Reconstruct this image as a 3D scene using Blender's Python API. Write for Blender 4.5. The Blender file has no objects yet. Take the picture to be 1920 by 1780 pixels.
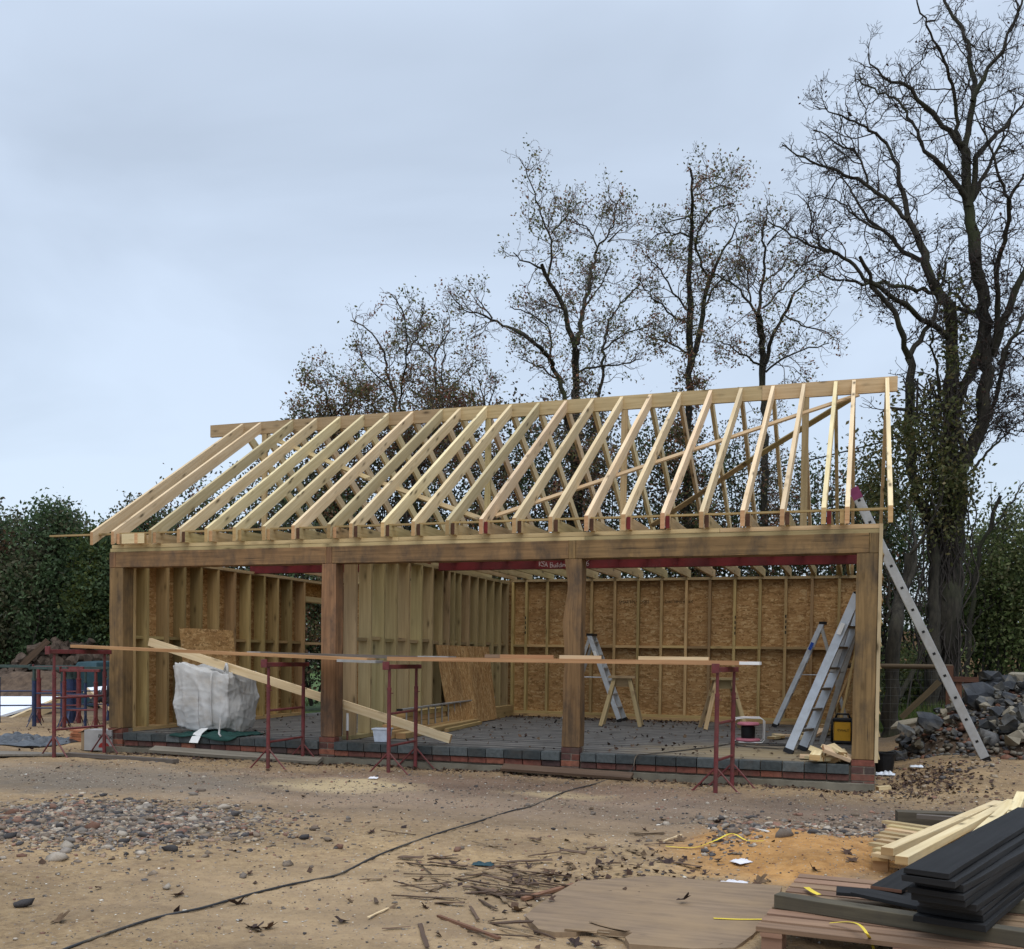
import bpy, math, random
import numpy as np
from mathutils import Vector, Matrix, noise as mnoise

SC = bpy.context.scene
COL = SC.collection
R = math.radians

# ------------------------------------------------------------------ camera
CAM = np.array([-0.1396, -11.1158, 1.0778])
YAW, PITCH, ROLL, FPX = 0.3298, -0.0257, 0.0131, 1906.23
_c, _s = math.cos(YAW), math.sin(YAW)
_f = np.array([-_s, _c, 0.0]); _r = np.array([_c, _s, 0.0]); _u = np.array([0, 0, 1.0])
CF = _f*math.cos(PITCH) + _u*math.sin(PITCH)
_u0 = _u*math.cos(PITCH) - _f*math.sin(PITCH)
CR = _r*math.cos(ROLL) + _u0*math.sin(ROLL)
CU = _u0*math.cos(ROLL) - _r*math.sin(ROLL)
cd = bpy.data.cameras.new('camera'); cam = bpy.data.objects.new('camera', cd); COL.objects.link(cam)
M = Matrix.Identity(4)
for i in range(3):
    M[i][0] = CR[i]; M[i][1] = CU[i]; M[i][2] = -CF[i]; M[i][3] = CAM[i]
cam.matrix_world = M
cd.sensor_fit = 'HORIZONTAL'; cd.sensor_width = 36; cd.lens = 36*FPX/1920
cd.shift_y = (1280-890)/1920; cd.clip_start = 0.05; cd.clip_end = 2000
SC.camera = cam

def ray(u, v): return CF + CR*(u-960)/FPX - CU*(v-1280)/FPX
def PY(u, v, y): d = ray(u, v); return CAM + d*(y-CAM[1])/d[1]
def PZ(u, v, z): d = ray(u, v); return CAM + d*(z-CAM[2])/d[2]
def PT(u, v, t): return CAM + ray(u, v)*t

# ------------------------------------------------------------------ light
SC.view_settings.view_transform = 'Standard'; SC.view_settings.look = 'None'
SC.view_settings.exposure = 0.0; SC.view_settings.gamma = 1.0
SUN_EL, SUN_AZ = R(62), R(160)          # azimuth clockwise from +Y
w = bpy.data.worlds.new('World'); SC.world = w; w.use_nodes = True
nt = w.node_tree; nt.nodes.clear()
def wn(t): return nt.nodes.new(t)
out = wn('ShaderNodeOutputWorld'); sky = wn('ShaderNodeTexSky'); sky.sky_type = 'NISHITA'; sky.sun_disc = False
sky.sun_elevation = SUN_EL; sky.sun_rotation = SUN_AZ; sky.air_density = 1.0; sky.dust_density = 2.5
b1 = wn('ShaderNodeBackground'); b1.inputs[1].default_value = 0.05; nt.links.new(sky.outputs[0], b1.inputs[0])
# overcast cloud layer, by direction
tc = wn('ShaderNodeTexCoord'); sep = wn('ShaderNodeSeparateXYZ'); nt.links.new(tc.outputs['Generated'], sep.inputs[0])
mp = wn('ShaderNodeMapping'); mp.inputs['Scale'].default_value = (1.0, 1.0, 2.6); mp.inputs['Location'].default_value = (0.35, 0.2, 0.1)
nt.links.new(tc.outputs['Generated'], mp.inputs[0])
n1 = wn('ShaderNodeTexNoise'); n1.inputs['Scale'].default_value = 1.7; n1.inputs['Detail'].default_value = 5; n1.inputs['Roughness'].default_value = 0.5; n1.inputs['Distortion'].default_value = 0.5
nt.links.new(mp.outputs[0], n1.inputs['Vector'])
rp = wn('ShaderNodeValToRGB'); rp.color_ramp.elements[0].position = 0.36; rp.color_ramp.elements[1].position = 0.64
rp.color_ramp.elements[0].color = (0.455, 0.52, 0.605, 1); rp.color_ramp.elements[1].color = (0.585, 0.67, 0.785, 1)
nt.links.new(n1.outputs[0], rp.inputs[0])
# overcast skies are brightest towards the zenith
mr = wn('ShaderNodeMapRange'); mr.inputs[1].default_value = 0.50; mr.inputs[2].default_value = 1.0; mr.inputs[3].default_value = 1.0; mr.inputs[4].default_value = 2.2
nt.links.new(sep.outputs[2], mr.inputs[0])
b2 = wn('ShaderNodeBackground'); nt.links.new(rp.outputs[0], b2.inputs[0]); nt.links.new(mr.outputs[0], b2.inputs[1])
ad = wn('ShaderNodeAddShader'); nt.links.new(b1.outputs[0], ad.inputs[0]); nt.links.new(b2.outputs[0], ad.inputs[1])
nt.links.new(ad.outputs[0], out.inputs[0])
ld = bpy.data.lights.new('sun', 'SUN'); ld.energy = 1.3; ld.angle = R(40); ld.color = (1.0, 0.95, 0.87)
sun = bpy.data.objects.new('sun', ld); COL.objects.link(sun)
sd = Vector((math.sin(SUN_AZ)*math.cos(SUN_EL), math.cos(SUN_AZ)*math.cos(SUN_EL), math.sin(SUN_EL)))
sun.rotation_euler = sd.to_track_quat('Z', 'Y').to_euler(); sun.location = (0, -20, 30)

# ------------------------------------------------------------------ materials
class NB:
    def __init__(s, name):
        s.m = bpy.data.materials.new(name); s.m.use_nodes = True; s.t = s.m.node_tree
        s.b = s.t.nodes['Principled BSDF']; s.out = s.t.nodes['Material Output']
        s.b.inputs['Roughness'].default_value = 0.8
        s.b.inputs['Specular IOR Level'].default_value = 0.25
    def n(s, t): return s.t.nodes.new(t)
    def l(s, a, b): s.t.links.new(a, b)
    def coord(s, kind='Object', scale=(1, 1, 1), rot=(0, 0, 0), loc=(0, 0, 0)):
        if kind == 'Pos': o = s.n('ShaderNodeNewGeometry').outputs['Position']
        else: o = s.n('ShaderNodeTexCoord').outputs[kind]
        m = s.n('ShaderNodeMapping'); m.inputs['Scale'].default_value = scale; m.inputs['Rotation'].default_value = rot
        m.inputs['Location'].default_value = loc; s.l(o, m.inputs[0]); return m.outputs[0]
    def noise(s, vec, scale, detail=4, rough=0.55, dist=0.0):
        n = s.n('ShaderNodeTexNoise'); n.inputs['Scale'].default_value = scale; n.inputs['Detail'].default_value = detail
        n.inputs['Roughness'].default_value = rough; n.inputs['Distortion'].default_value = dist; s.l(vec, n.inputs['Vector']); return n.outputs[0]
    def vor(s, vec, scale, out='Distance', rnd=1.0):
        n = s.n('ShaderNodeTexVoronoi'); n.inputs['Scale'].default_value = scale; n.inputs['Randomness'].default_value = rnd
        s.l(vec, n.inputs['Vector']); return n.outputs[out]
    def ramp(s, fac, stops, interp='LINEAR'):
        n = s.n('ShaderNodeValToRGB'); e = n.color_ramp.elements; n.color_ramp.interpolation = interp
        while len(e) < len(stops): e.new(0.5)
        for i, (p, c) in enumerate(stops):
            e[i].position = p; c = (c, c, c) if isinstance(c, (int, float)) else c; e[i].color = (*c[:3], 1)
        s.l(fac, n.inputs[0]); return n.outputs[0]
    def mix(s, a, b, fac, mode='MIX'):
        n = s.n('ShaderNodeMix'); n.data_type = 'RGBA'; n.blend_type = mode
        for i, x in ((6, a), (7, b), (0, fac)):
            if hasattr(x, 'is_linked') or hasattr(x, 'links'): s.l(x, n.inputs[i])
            elif i == 0: n.inputs[0].default_value = x
            else: n.inputs[i].default_value = (*x[:3], 1)
        return n.outputs[2]
    def math(s, op, a, b=None):
        n = s.n('ShaderNodeMath'); n.operation = op
        for i, x in ((0, a), (1, b)):
            if x is None: continue
            if isinstance(x, (int, float)): n.inputs[i].default_value = x
            else: s.l(x, n.inputs[i])
        return n.outputs[0]
    def attr(s, name, out='Fac'):
        n = s.n('ShaderNodeAttribute'); n.attribute_name = name; return n.outputs[out]
    def bump(s, h, strength=0.4, dist=0.01):
        n = s.n('ShaderNodeBump'); n.inputs['Strength'].default_value = strength; n.inputs['Distance'].default_value = dist
        s.l(h, n.inputs['Height']); s.l(n.outputs[0], s.b.inputs['Normal'])
    def color(s, c):
        if isinstance(c, tuple): s.b.inputs['Base Color'].default_value = (*c[:3], 1)
        else: s.l(c, s.b.inputs['Base Color'])
    def rough(s, r):
        if isinstance(r, float): s.b.inputs['Roughness'].default_value = r
        else: s.l(r, s.b.inputs['Roughness'])

def wood(name, light, dark, knot=0.5, stain=0.0, stain_col=(0.05, 0.045, 0.04), grain=28, spread=0.35, rough=0.75, check=0.0):
    b = NB(name)
    uv = b.coord('UV', (1.3, grain, 1)); g = b.noise(uv, 1.0, 5, 0.6, 0.3)
    c = b.ramp(g, [(0.28, dark), (0.62, light)])
    big = b.noise(b.coord('UV', (0.9, 3.5, 1)), 1.0, 3, 0.5)
    c = b.mix(c, tuple(x*0.62 for x in light), b.math('MULTIPLY', b.ramp(big, [(0.45, 0.0), (0.75, 1.0)]), 0.55))
    if knot:
        kv = b.coord('UV', (2.6, 7.0, 1)); k = b.vor(kv, 1.0)
        wob = b.math('ADD', k, b.math('MULTIPLY', b.noise(kv, 3.0, 2), 0.06))
        kc = b.ramp(wob, [(0.10, 1.0), (0.17, 0.4), (0.28, 0.0)])
        c = b.mix(c, tuple(x*0.28 for x in dark), b.math('MULTIPLY', kc, knot))
    if stain:
        sv = b.noise(b.coord('Pos', (2.2, 2.2, 1.1)), 1.6, 5, 0.65)
        c = b.mix(c, stain_col, b.math('MULTIPLY', b.ramp(sv, [(0.46, 0.0), (0.66, 1.0)]), stain))
    if check:
        ck = b.noise(b.coord('UV', (0.9, 34, 1)), 1.0, 3, 0.6, 0.2)
        c = b.mix(c, (0.02, 0.014, 0.009), b.math('MULTIPLY', b.ramp(ck, [(0.30, 1.0), (0.36, 0.0)]), check))
    t = b.attr('tone')                                    # 0..1 per piece of timber
    v = b.math('ADD', b.math('MULTIPLY', t, 2*spread), 1.0-spread)
    hs = b.n('ShaderNodeHueSaturation'); b.l(c, hs.inputs['Color']); b.l(v, hs.inputs['Value'])
    b.l(b.math('ADD', b.math('MULTIPLY', b.math('FRACT', b.math('MULTIPLY', t, 7.31)), 0.03), 0.485), hs.inputs['Hue'])
    b.color(hs.outputs[0]); b.rough(rough); b.bump(g, 0.35, 0.004); return b.m

def flat(name, col, rough=0.7, var=0.25, scale=6.0, metal=0.0, bump=0.0, spec=0.25, kind='Object', dirt=None, dirt_amt=0.5):
    b = NB(name); v = b.coord(kind); n = b.noise(v, scale, 5, 0.6)
    c = b.ramp(n, [(0.3, tuple(x*(1-var) for x in col)), (0.7, tuple(min(1, x*(1+var)) for x in col))])
    if dirt:
        d = b.noise(v, scale*0.45, 6, 0.7)
        c = b.mix(c, dirt, b.math('MULTIPLY', b.ramp(d, [(0.48, 0.0), (0.62, 1.0)]), dirt_amt))
    b.color(c); b.rough(rough); b.b.inputs['Metallic'].default_value = metal; b.b.inputs['Specular IOR Level'].default_value = spec
    if bump: b.bump(b.noise(v, scale*3, 5, 0.6), bump, 0.01)
    return b.m

def osb_mat(name, tint=1.0):
    b = NB(name)
    cols = []
    for ang, sc in ((0.25, 9), (1.2, 10), (-0.6, 9.5)):
        v = b.coord('UV', (1.0, 3.6, 1), (0, 0, ang)); n = b.n('ShaderNodeTexVoronoi'); n.inputs['Scale'].default_value = sc; b.l(v, n.inputs['Vector'])
        sx = b.n('ShaderNodeSeparateColor'); b.l(n.outputs['Color'], sx.inputs[0])
        cols.append(b.ramp(sx.outputs[0], [(0.0, tuple(tint*x for x in (0.225, 0.12, 0.044))), (0.35, tuple(tint*x for x in (0.38, 0.212, 0.083))), (0.75, tuple(tint*x for x in (0.47, 0.28, 0.117))), (1.0, tuple(tint*x for x in (0.60, 0.42, 0.21)))]))
    m1 = b.ramp(b.noise(b.coord('UV'), 22, 2), [(0.44, 0.0), (0.52, 1.0)]); m2 = b.ramp(b.noise(b.coord('UV', loc=(5, 3, 0)), 19, 2), [(0.45, 0.0), (0.53, 1.0)])
    c = b.mix(b.mix(cols[0], cols[1], m1), cols[2], m2)
    dd = b.noise(b.coord('Pos'), 1.3, 4); c = b.mix(c, (0.16, 0.085, 0.035), b.math('MULTIPLY', b.ramp(dd, [(0.5, 0.0), (0.75, 1.0)]), 0.5))
    t = b.attr('tone'); hs = b.n('ShaderNodeHueSaturation'); b.l(c, hs.inputs['Color']); b.l(b.math('ADD', b.math('MULTIPLY', t, 0.4), 0.8), hs.inputs['Value'])
    b.color(hs.outputs[0]); b.rough(0.7); b.bump(b.noise(b.coord('UV', (1, 3, 1)), 30, 3), 0.3, 0.004); return b.m

def attr_mat(name, rough=0.85, var=0.25, scale=25, trans=0.0, spec=0.2, bump=0.0):
    b = NB(name); c = b.attr('col', 'Color'); n = b.noise(b.coord('Object'), scale, 4)
    c = b.mix(c, b.ramp(n, [(0.3, 1-var), (0.7, 1+var)]), 1.0, 'MULTIPLY'); b.color(c); b.rough(rough); b.b.inputs['Specular IOR Level'].default_value = spec
    if bump: b.bump(n, bump, 0.01)
    if trans:
        tr = b.n('ShaderNodeBsdfTranslucent'); b.l(c, tr.inputs[0]); mx = b.n('ShaderNodeMixShader'); mx.inputs[0].default_value = trans
        b.l(b.b.outputs[0], mx.inputs[1]); b.l(tr.outputs[0], mx.inputs[2]); b.l(mx.outputs[0], b.out.inputs[0])
    return b.m

def brick_mat(name, stops, rough=0.8):
    b = NB(name); t = b.attr('tone'); c = b.ramp(t, stops)
    n = b.noise(b.coord('Pos'), 22, 5, 0.65); c = b.mix(c, b.ramp(n, [(0.3, 0.6), (0.7, 1.25)]), 1.0, 'MULTIPLY')
    d = b.noise(b.coord('Pos'), 3.0, 5, 0.6); c = b.mix(c, (0.09, 0.075, 0.06), b.math('MULTIPLY', b.ramp(d, [(0.5, 0.0), (0.68, 1.0)]), 0.5))
    b.color(c); b.rough(rough); b.bump(n, 0.4, 0.006); return b.m

MAT = {}
MAT['rafter'] = wood('new_softwood', (0.68, 0.54, 0.335), (0.53, 0.385, 0.205), knot=1.0, spread=0.28)
MAT['stud'] = wood('stud_softwood', (0.46, 0.325, 0.15), (0.32, 0.215, 0.09), knot=0.7, spread=0.30)
MAT['plate'] = wood('plate_softwood', (0.50, 0.38, 0.205), (0.35, 0.25, 0.12), knot=0.9, spread=0.25)
MAT['oak'] = wood('green_oak', (0.265, 0.155, 0.072), (0.135, 0.077, 0.036), knot=0.5, stain=0.75, stain_col=(0.055, 0.043, 0.034), grain=30, spread=0.12, check=0.75)
MAT['ptn'] = wood('partition_softwood', (0.40, 0.31, 0.165), (0.29, 0.215, 0.105), knot=0.8, spread=0.22)
MAT['boardorange'] = wood('scaffold_pine', (0.46, 0.27, 0.125), (0.31, 0.165, 0.07), knot=0.3, spread=0.2)
MAT['end'] = wood('timber_end', (0.46, 0.29, 0.14), (0.34, 0.19, 0.085), knot=0.0, spread=0.35)
MAT['enddark'] = flat('end_dark', (0.075, 0.035, 0.02), 0.8, 0.4, 12)
MAT['endred'] = flat('end_red_paint', (0.13, 0.016, 0.016), 0.7, 0.35, 12)
MAT['osb'] = osb_mat('strand_board', 0.97)
MAT['osb2'] = osb_mat('strand_board_loose', 1.08)
MAT['redsteel'] = flat('red_oxide_steel', (0.145, 0.018, 0.019), 0.6, 0.25, 5, dirt=(0.07, 0.02, 0.02), dirt_amt=0.5)
MAT['trestle'] = flat('trestle_red', (0.135, 0.026, 0.027), 0.55, 0.35, 14, dirt=(0.10, 0.05, 0.04), dirt_amt=0.6, spec=0.4)
MAT['bluesteel'] = flat('blue_steel', (0.02, 0.036, 0.095), 0.55, 0.35, 14, dirt=(0.05, 0.05, 0.06), dirt_amt=0.6, spec=0.4)
MAT['greensteel'] = flat('green_steel', (0.035, 0.06, 0.055), 0.55, 0.35, 14, spec=0.4)
MAT['redbrick'] = brick_mat('red_brick', [(0.0, (0.06, 0.04, 0.038)), (0.35, (0.14, 0.055, 0.042)), (0.7, (0.20, 0.068, 0.046)), (1.0, (0.25, 0.095, 0.058))])
MAT['bluebrick'] = brick_mat('blue_brick', [(0.0, (0.036, 0.043, 0.044)), (0.5, (0.058, 0.068, 0.069)), (1.0, (0.105, 0.118, 0.118))], 0.6)
MAT['mortar'] = flat('mortar', (0.19, 0.16, 0.125), 0.95, 0.3, 20, bump=0.4)
MAT['concrete'] = flat('footing_concrete', (0.165, 0.150, 0.115), 0.95, 0.25, 4, bump=0.5, dirt=(0.10, 0.08, 0.055))
MAT['alu'] = flat('aluminium', (0.50, 0.53, 0.56), 0.45, 0.12, 6, metal=0.55, spec=0.5, dirt=(0.36, 0.36, 0.35), dirt_amt=0.5)
MAT['aludull'] = flat('aluminium_dull', (0.36, 0.36, 0.35), 0.55, 0.2, 9, metal=0.4, dirt=(0.25, 0.22, 0.18), dirt_amt=0.5)
MAT['black'] = flat('black_plastic', (0.012, 0.012, 0.013), 0.5, 0.3, 10)
MAT['white'] = flat('white_paint', (0.72, 0.72, 0.70), 0.6, 0.06, 6)
MAT['ink'] = flat('ink', (0.03, 0.025, 0.02), 0.8, 0.1)
MAT['chalk'] = flat('chalk', (0.62, 0.55, 0.52), 0.9, 0.2, 60)
MAT['chalkfaint'] = flat('chalk_faint', (0.24, 0.075, 0.075), 0.9, 0.2, 60)
MAT['yellow'] = flat('yellow_plastic', (0.68, 0.36, 0.03), 0.5, 0.1, 8)
MAT['strap'] = flat('yellow_strap', (0.72, 0.55, 0.06), 0.5, 0.1, 8)
MAT['pink'] = flat('pink_plastic', (0.50, 0.17, 0.22), 0.55, 0.15, 8)
MAT['purple'] = flat('purple_plastic', (0.22, 0.05, 0.13), 0.55, 0.15, 8)
MAT['cable'] = flat('cable', (0.035, 0.035, 0.037), 0.6, 0.3, 4, dirt=(0.20, 0.16, 0.11), dirt_amt=0.7)
MAT['palewhite'] = flat('white_sheet', (0.80, 0.85, 0.92), 0.5, 0.03, 3)
MAT['card'] = flat('cardboard', (0.28, 0.20, 0.12), 0.85, 0.15, 6)
MAT['boxwhite'] = flat('printed_carton', (0.34, 0.33, 0.32), 0.8, 0.1, 6)
MAT['redprint'] = flat('red_print', (0.33, 0.035, 0.03), 0.7, 0.1)
MAT['blueprint'] = flat('blue_print', (0.02, 0.07, 0.35), 0.6, 0.1)
MAT['tile'] = flat('clay_tile', (0.38, 0.15, 0.075), 0.85, 0.25, 9)
MAT['bark'] = None
b = NB('bark'); v = b.coord('Object', (5, 5, 1.1)); n = b.noise(v, 3, 6, 0.65); c = b.ramp(n, [(0.3, (0.012, 0.011, 0.009)), (0.7, (0.052, 0.046, 0.035))])
g = b.noise(b.coord('Object'), 0.9, 4); c = b.mix(c, (0.045, 0.058, 0.022), b.math('MULTIPLY', b.ramp(g, [(0.5, 0.0), (0.7, 1.0)]), 0.6)); b.color(c); b.rough(0.95); b.bump(n, 0.8, 0.03); MAT['bark'] = b.m
MAT['twig'] = flat('twig', (0.042, 0.036, 0.032), 0.9, 0.25, 2)
MAT['twig2'] = flat('brown_twig', (0.11, 0.09, 0.075), 0.9, 0.25, 2)
MAT['leaf'] = attr_mat('foliage', 0.6, 0.2, 3, trans=0.42, spec=0.3)
MAT['deadleaf'] = attr_mat('dead_leaf', 0.85, 0.35, 40, trans=0.1)
MAT['stone'] = attr_mat('stone', 0.9, 0.35, 30, bump=0.4)
MAT['block'] = flat('concrete_block', (0.10, 0.104, 0.105), 0.92, 0.4, 5, bump=0.9, dirt=(0.15, 0.135, 0.105), dirt_amt=0.85)
MAT['blockdark'] = flat('concrete_block_dark', (0.045, 0.05, 0.058), 0.9, 0.35, 5, bump=0.9, dirt=(0.10, 0.09, 0.07), dirt_amt=0.6)
MAT['blocktan'] = flat('concrete_block_tan', (0.24, 0.215, 0.165), 0.92, 0.3, 5, bump=0.5, dirt=(0.14, 0.12, 0.09), dirt_amt=0.7)
MAT['stick'] = wood('stick', (0.17, 0.115, 0.072), (0.085, 0.056, 0.037), knot=0.2, spread=0.45)
MAT['blackboard'] = wood('black_stained_board', (0.018, 0.018, 0.019), (0.007, 0.007, 0.007), knot=0.3, grain=40, spread=0.3, rough=0.72)
MAT['pallet'] = wood('pallet_brown', (0.27, 0.17, 0.105), (0.16, 0.10, 0.065), knot=0.4, spread=0.2)
MAT['sleeper'] = wood('green_sleeper', (0.115, 0.098, 0.066), (0.055, 0.047, 0.032), knot=0.5, stain=0.4, spread=0.2)
MAT['greyboard'] = wood('grey_board', (0.19, 0.165, 0.135), (0.11, 0.09, 0.07), knot=0.3, spread=0.3)
MAT['rust'] = wood('rusty_batten', (0.22, 0.115, 0.065), (0.13, 0.07, 0.045), knot=0.3, spread=0.25)
MAT['fence'] = wood('fence_brown', (0.15, 0.075, 0.042), (0.08, 0.04, 0.026), knot=0.3, spread=0.35)
MAT['rail'] = wood('fence_rail', (0.095, 0.065, 0.038), (0.05, 0.036, 0.024), knot=0.3, spread=0.2)
MAT['log'] = flat('log', (0.075, 0.055, 0.042), 0.95, 0.5, 9, bump=0.6)
MAT['plastic'] = None
b = NB('black_sheet'); n = b.noise(b.coord('Object'), 6, 5, 0.6); b.color(b.ramp(n, [(0.3, (0.018, 0.021, 0.025)), (0.7, (0.05, 0.056, 0.064))])); b.rough(0.28); b.b.inputs['Specular IOR Level'].default_value = 0.6; b.bump(n, 0.5, 0.03); MAT['plastic'] = b.m
MAT['teal'] = flat('teal_cover', (0.022, 0.055, 0.068), 0.6, 0.3, 5)
MAT['green'] = flat('green_sheet', (0.012, 0.05, 0.042), 0.6, 0.3, 9)
b = NB('bulk_bag_fabric'); o = b.coord('Object'); n = b.noise(b.coord('Object', (1, 1, 0.8)), 5.5, 6, 0.62, 0.6)
wv = b.n('ShaderNodeTexWave'); wv.inputs['Scale'].default_value = 90; b.l(o, wv.inputs['Vector'])
c = b.ramp(b.noise(o, 2.4, 5), [(0.35, (0.44, 0.44, 0.43)), (0.65, (0.58, 0.58, 0.57))]); d = b.noise(b.coord('Object', (1, 1, 1.6)), 3.1, 6, 0.7)
sp = b.n('ShaderNodeSeparateXYZ'); b.l(o, sp.inputs[0])
c = b.mix(c, (0.36, 0.30, 0.23), b.math('MULTIPLY', b.ramp(d, [(0.48, 0.0), (0.68, 1.0)]), 0.5)); b.color(c); b.rough(0.75); b.bump(n, 0.35, 0.03); MAT['bag'] = b.m
b = NB('ply_sheet'); n = b.noise(b.coord('UV', (1.2, 8, 1)), 2.2, 5, 0.6); c = b.ramp(n, [(0.3, (0.165, 0.115, 0.075)), (0.7, (0.27, 0.19, 0.12))])
d = b.noise(b.coord('Pos'), 2.5, 5, 0.6); c = b.mix(c, (0.30, 0.205, 0.115), b.math('MULTIPLY', b.ramp(d, [(0.45, 0.0), (0.7, 1.0)]), 0.7))
k = b.vor(b.coord('UV', (3, 14, 1)), 1.2); c = b.mix(c, (0.07, 0.05, 0.04), b.math('MULTIPLY', b.ramp(k, [(0.03, 1.0), (0.10, 0.0)]), 0.7)); b.color(c); b.rough(0.7); b.bump(n, 0.3, 0.004); MAT['ply'] = b.m
MAT['paper'] = flat('paper', (0.66, 0.65, 0.68), 0.8, 0.08, 12)
MAT['wire'] = flat('galvanised_wire', (0.13, 0.135, 0.135), 0.6, 0.2, 5, metal=0.3)
MAT['housewall'] = flat('house_render', (0.46, 0.42, 0.34), 0.9, 0.12, 3)
MAT['housebrick'] = flat('house_brick', (0.28, 0.17, 0.10), 0.9, 0.25, 5)
MAT['roof'] = flat('house_roof', (0.10, 0.08, 0.075), 0.9, 0.25, 4)
MAT['glass'] = flat('window_glass', (0.03, 0.035, 0.04), 0.1, 0.1, 2, spec=0.6)
MAT['rag'] = flat('white_rag', (0.62, 0.67, 0.74), 0.85, 0.15, 14)

# floor of the garage: precast concrete beams with pale joints
b = NB('beam_floor'); pos = b.coord('Pos'); sp = b.n('ShaderNodeSeparateXYZ'); b.l(pos, sp.inputs[0])
yy = b.math('MULTIPLY', sp.outputs[1], 1/0.26); fr = b.math('FRACT', yy)
n = b.noise(pos, 5, 6, 0.65); c = b.ramp(n, [(0.3, (0.065, 0.064, 0.062)), (0.7, (0.118, 0.113, 0.107))])
row = b.n('ShaderNodeTexWhiteNoise'); row.noise_dimensions = '1D'; b.l(b.math('FLOOR', yy), row.inputs['W']); c = b.mix(c, b.ramp(row.outputs[0], [(0.0, 0.75), (1.0, 1.25)]), 1.0, 'MULTIPLY')
jn = b.ramp(fr, [(0.0, 1.0), (0.14, 1.0), (0.2, 0.0)]); c = b.mix(c, (0.31, 0.295, 0.27), b.math('MULTIPLY', jn, b.ramp(b.noise(pos, 3, 4), [(0.35, 0.2), (0.6, 1.0)])))
jd = b.ramp(fr, [(0.72, 0.0), (0.84, 1.0), (1.0, 1.0)]); c = b.mix(c, (0.04, 0.038, 0.035), b.math('MULTIPLY', jd, 0.85))
# sawdust strewn at the right hand end, wet dark leaves mould elsewhere
dx = b.n('ShaderNodeVectorMath'); dx.operation = 'DISTANCE'; b.l(b.coord('Pos', (0.8, 1.0, 1.0)), dx.inputs[0]); dx.inputs[1].default_value = (-0.9, 0.9, 0)
sw = b.math('ADD', dx.outputs['Value'], b.math('MULTIPLY', b.noise(b.coord('Pos', (1.0, 3.0, 1)), 2.2, 5), 1.6))
c = b.mix(c, (0.36, 0.27, 0.14), b.math('MULTIPLY', b.ramp(sw, [(0.55, 1.0), (1.0, 0.0)]), 0.0)); 
mrn = b.n('ShaderNodeMapRange'); mrn.inputs[1].default_value = 1.0; mrn.inputs[2].default_value = 2.3; mrn.inputs[3].default_value = 0.75; mrn.inputs[4].default_value = 0.0; b.l(sw, mrn.inputs[0])
c = b.mix(c, (0.36, 0.275, 0.15), mrn.outputs[0])
b.color(c); b.rough(0.75); b.bump(n, 0.4, 0.01); MAT['floor'] = b.m

# site ground: sandy hoggin, stains and tracked soil
b = NB('site_ground'); pos = b.coord('Pos')
fine = b.noise(pos, 16, 6, 0.72); mid = b.noise(pos, 2.6, 6, 0.65); big = b.noise(b.coord('Pos', (0.6, 1.1, 1)), 0.9, 4, 0.55)
c = b.ramp(fine, [(0.25, (0.14, 0.092, 0.050)), (0.5, (0.305, 0.208, 0.108)), (0.75, (0.41, 0.295, 0.165))])
c = b.mix(c, (0.19, 0.13, 0.082), b.math('MULTIPLY', b.ramp(mid, [(0.42, 0.0), (0.66, 1.0)]), 0.6))
def patch(c, cx, cy, rx, ry, col, amt, nz=0.7, soft=0.5):
    v = b.n('ShaderNodeVectorMath'); v.operation = 'DISTANCE'; b.l(b.coord('Pos', (1/rx, 1/ry, 0), (0, 0, 0), (0, 0, 0)), v.inputs[0]); v.inputs[1].default_value = (cx/rx, cy/ry, 0)
    d = b.math('ADD', v.outputs['Value'], b.math('MULTIPLY', b.math('SUBTRACT', mid, 0.5), nz*2))
    m = b.n('ShaderNodeMapRange'); m.inputs[1].default_value = 1-soft; m.inputs[2].default_value = 1+soft*0.4; m.inputs[3].default_value = amt; m.inputs[4].default_value = 0; b.l(d, m.inputs[0])
    return b.mix(c, col, m.outputs[0])
c = patch(c, -3.4, -2.3, 5.5, 1.5, (0.205, 0.150, 0.112), 0.72, 0.9, 0.7)   # pinkish trodden belt
c = patch(c, -7.6, -2.4, 2.3, 1.2, (0.165, 0.14, 0.11), 0.7)            # greyish trodden area
c = patch(c, -3.6, -1.2, 3.0, 0.8, (0.135, 0.085, 0.062), 0.7)            # red-brown soil before the plinth
c = patch(c, -5.1, -1.9, 0.9, 0.55, (0.44, 0.34, 0.19), 0.75)             # pale sawdust
c = patch(c, -2.9, -1.6, 0.6, 0.3, (0.42, 0.32, 0.18), 0.65)
c = patch(c, 0.2, -1.9, 2.3, 1.0, (0.15, 0.108, 0.080), 0.75)             # dark tracked soil
sandc = b.ramp(b.noise(pos, 9, 6, 0.7), [(0.28, (0.22, 0.105, 0.032)), (0.5, (0.37, 0.19, 0.06)), (0.72, (0.46, 0.26, 0.10))])
c = patch(c, -0.52, -3.72, 0.92, 1.2, sandc, 0.95, 0.45, 0.3)             # orange sand
c = patch(c, -2.7, -6.2, 1.6, 1.0, (0.33, 0.235, 0.14), 0.5)
c = b.mix(c, b.ramp(b.noise(b.coord('Pos', (0.5, 1.6, 1)), 1.1, 3, 0.5), [(0.35, 0.76), (0.65, 1.12)]), 1.0, 'MULTIPLY')   # damp and dry streaks
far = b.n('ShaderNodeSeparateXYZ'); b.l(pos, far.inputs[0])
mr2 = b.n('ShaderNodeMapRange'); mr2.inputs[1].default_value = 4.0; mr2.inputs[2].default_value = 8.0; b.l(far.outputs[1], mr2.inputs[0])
c = b.mix(c, b.ramp(mid, [(0.35, (0.05, 0.036, 0.026)), (0.65, (0.095, 0.068, 0.045))]), mr2.outputs[0])
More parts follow.
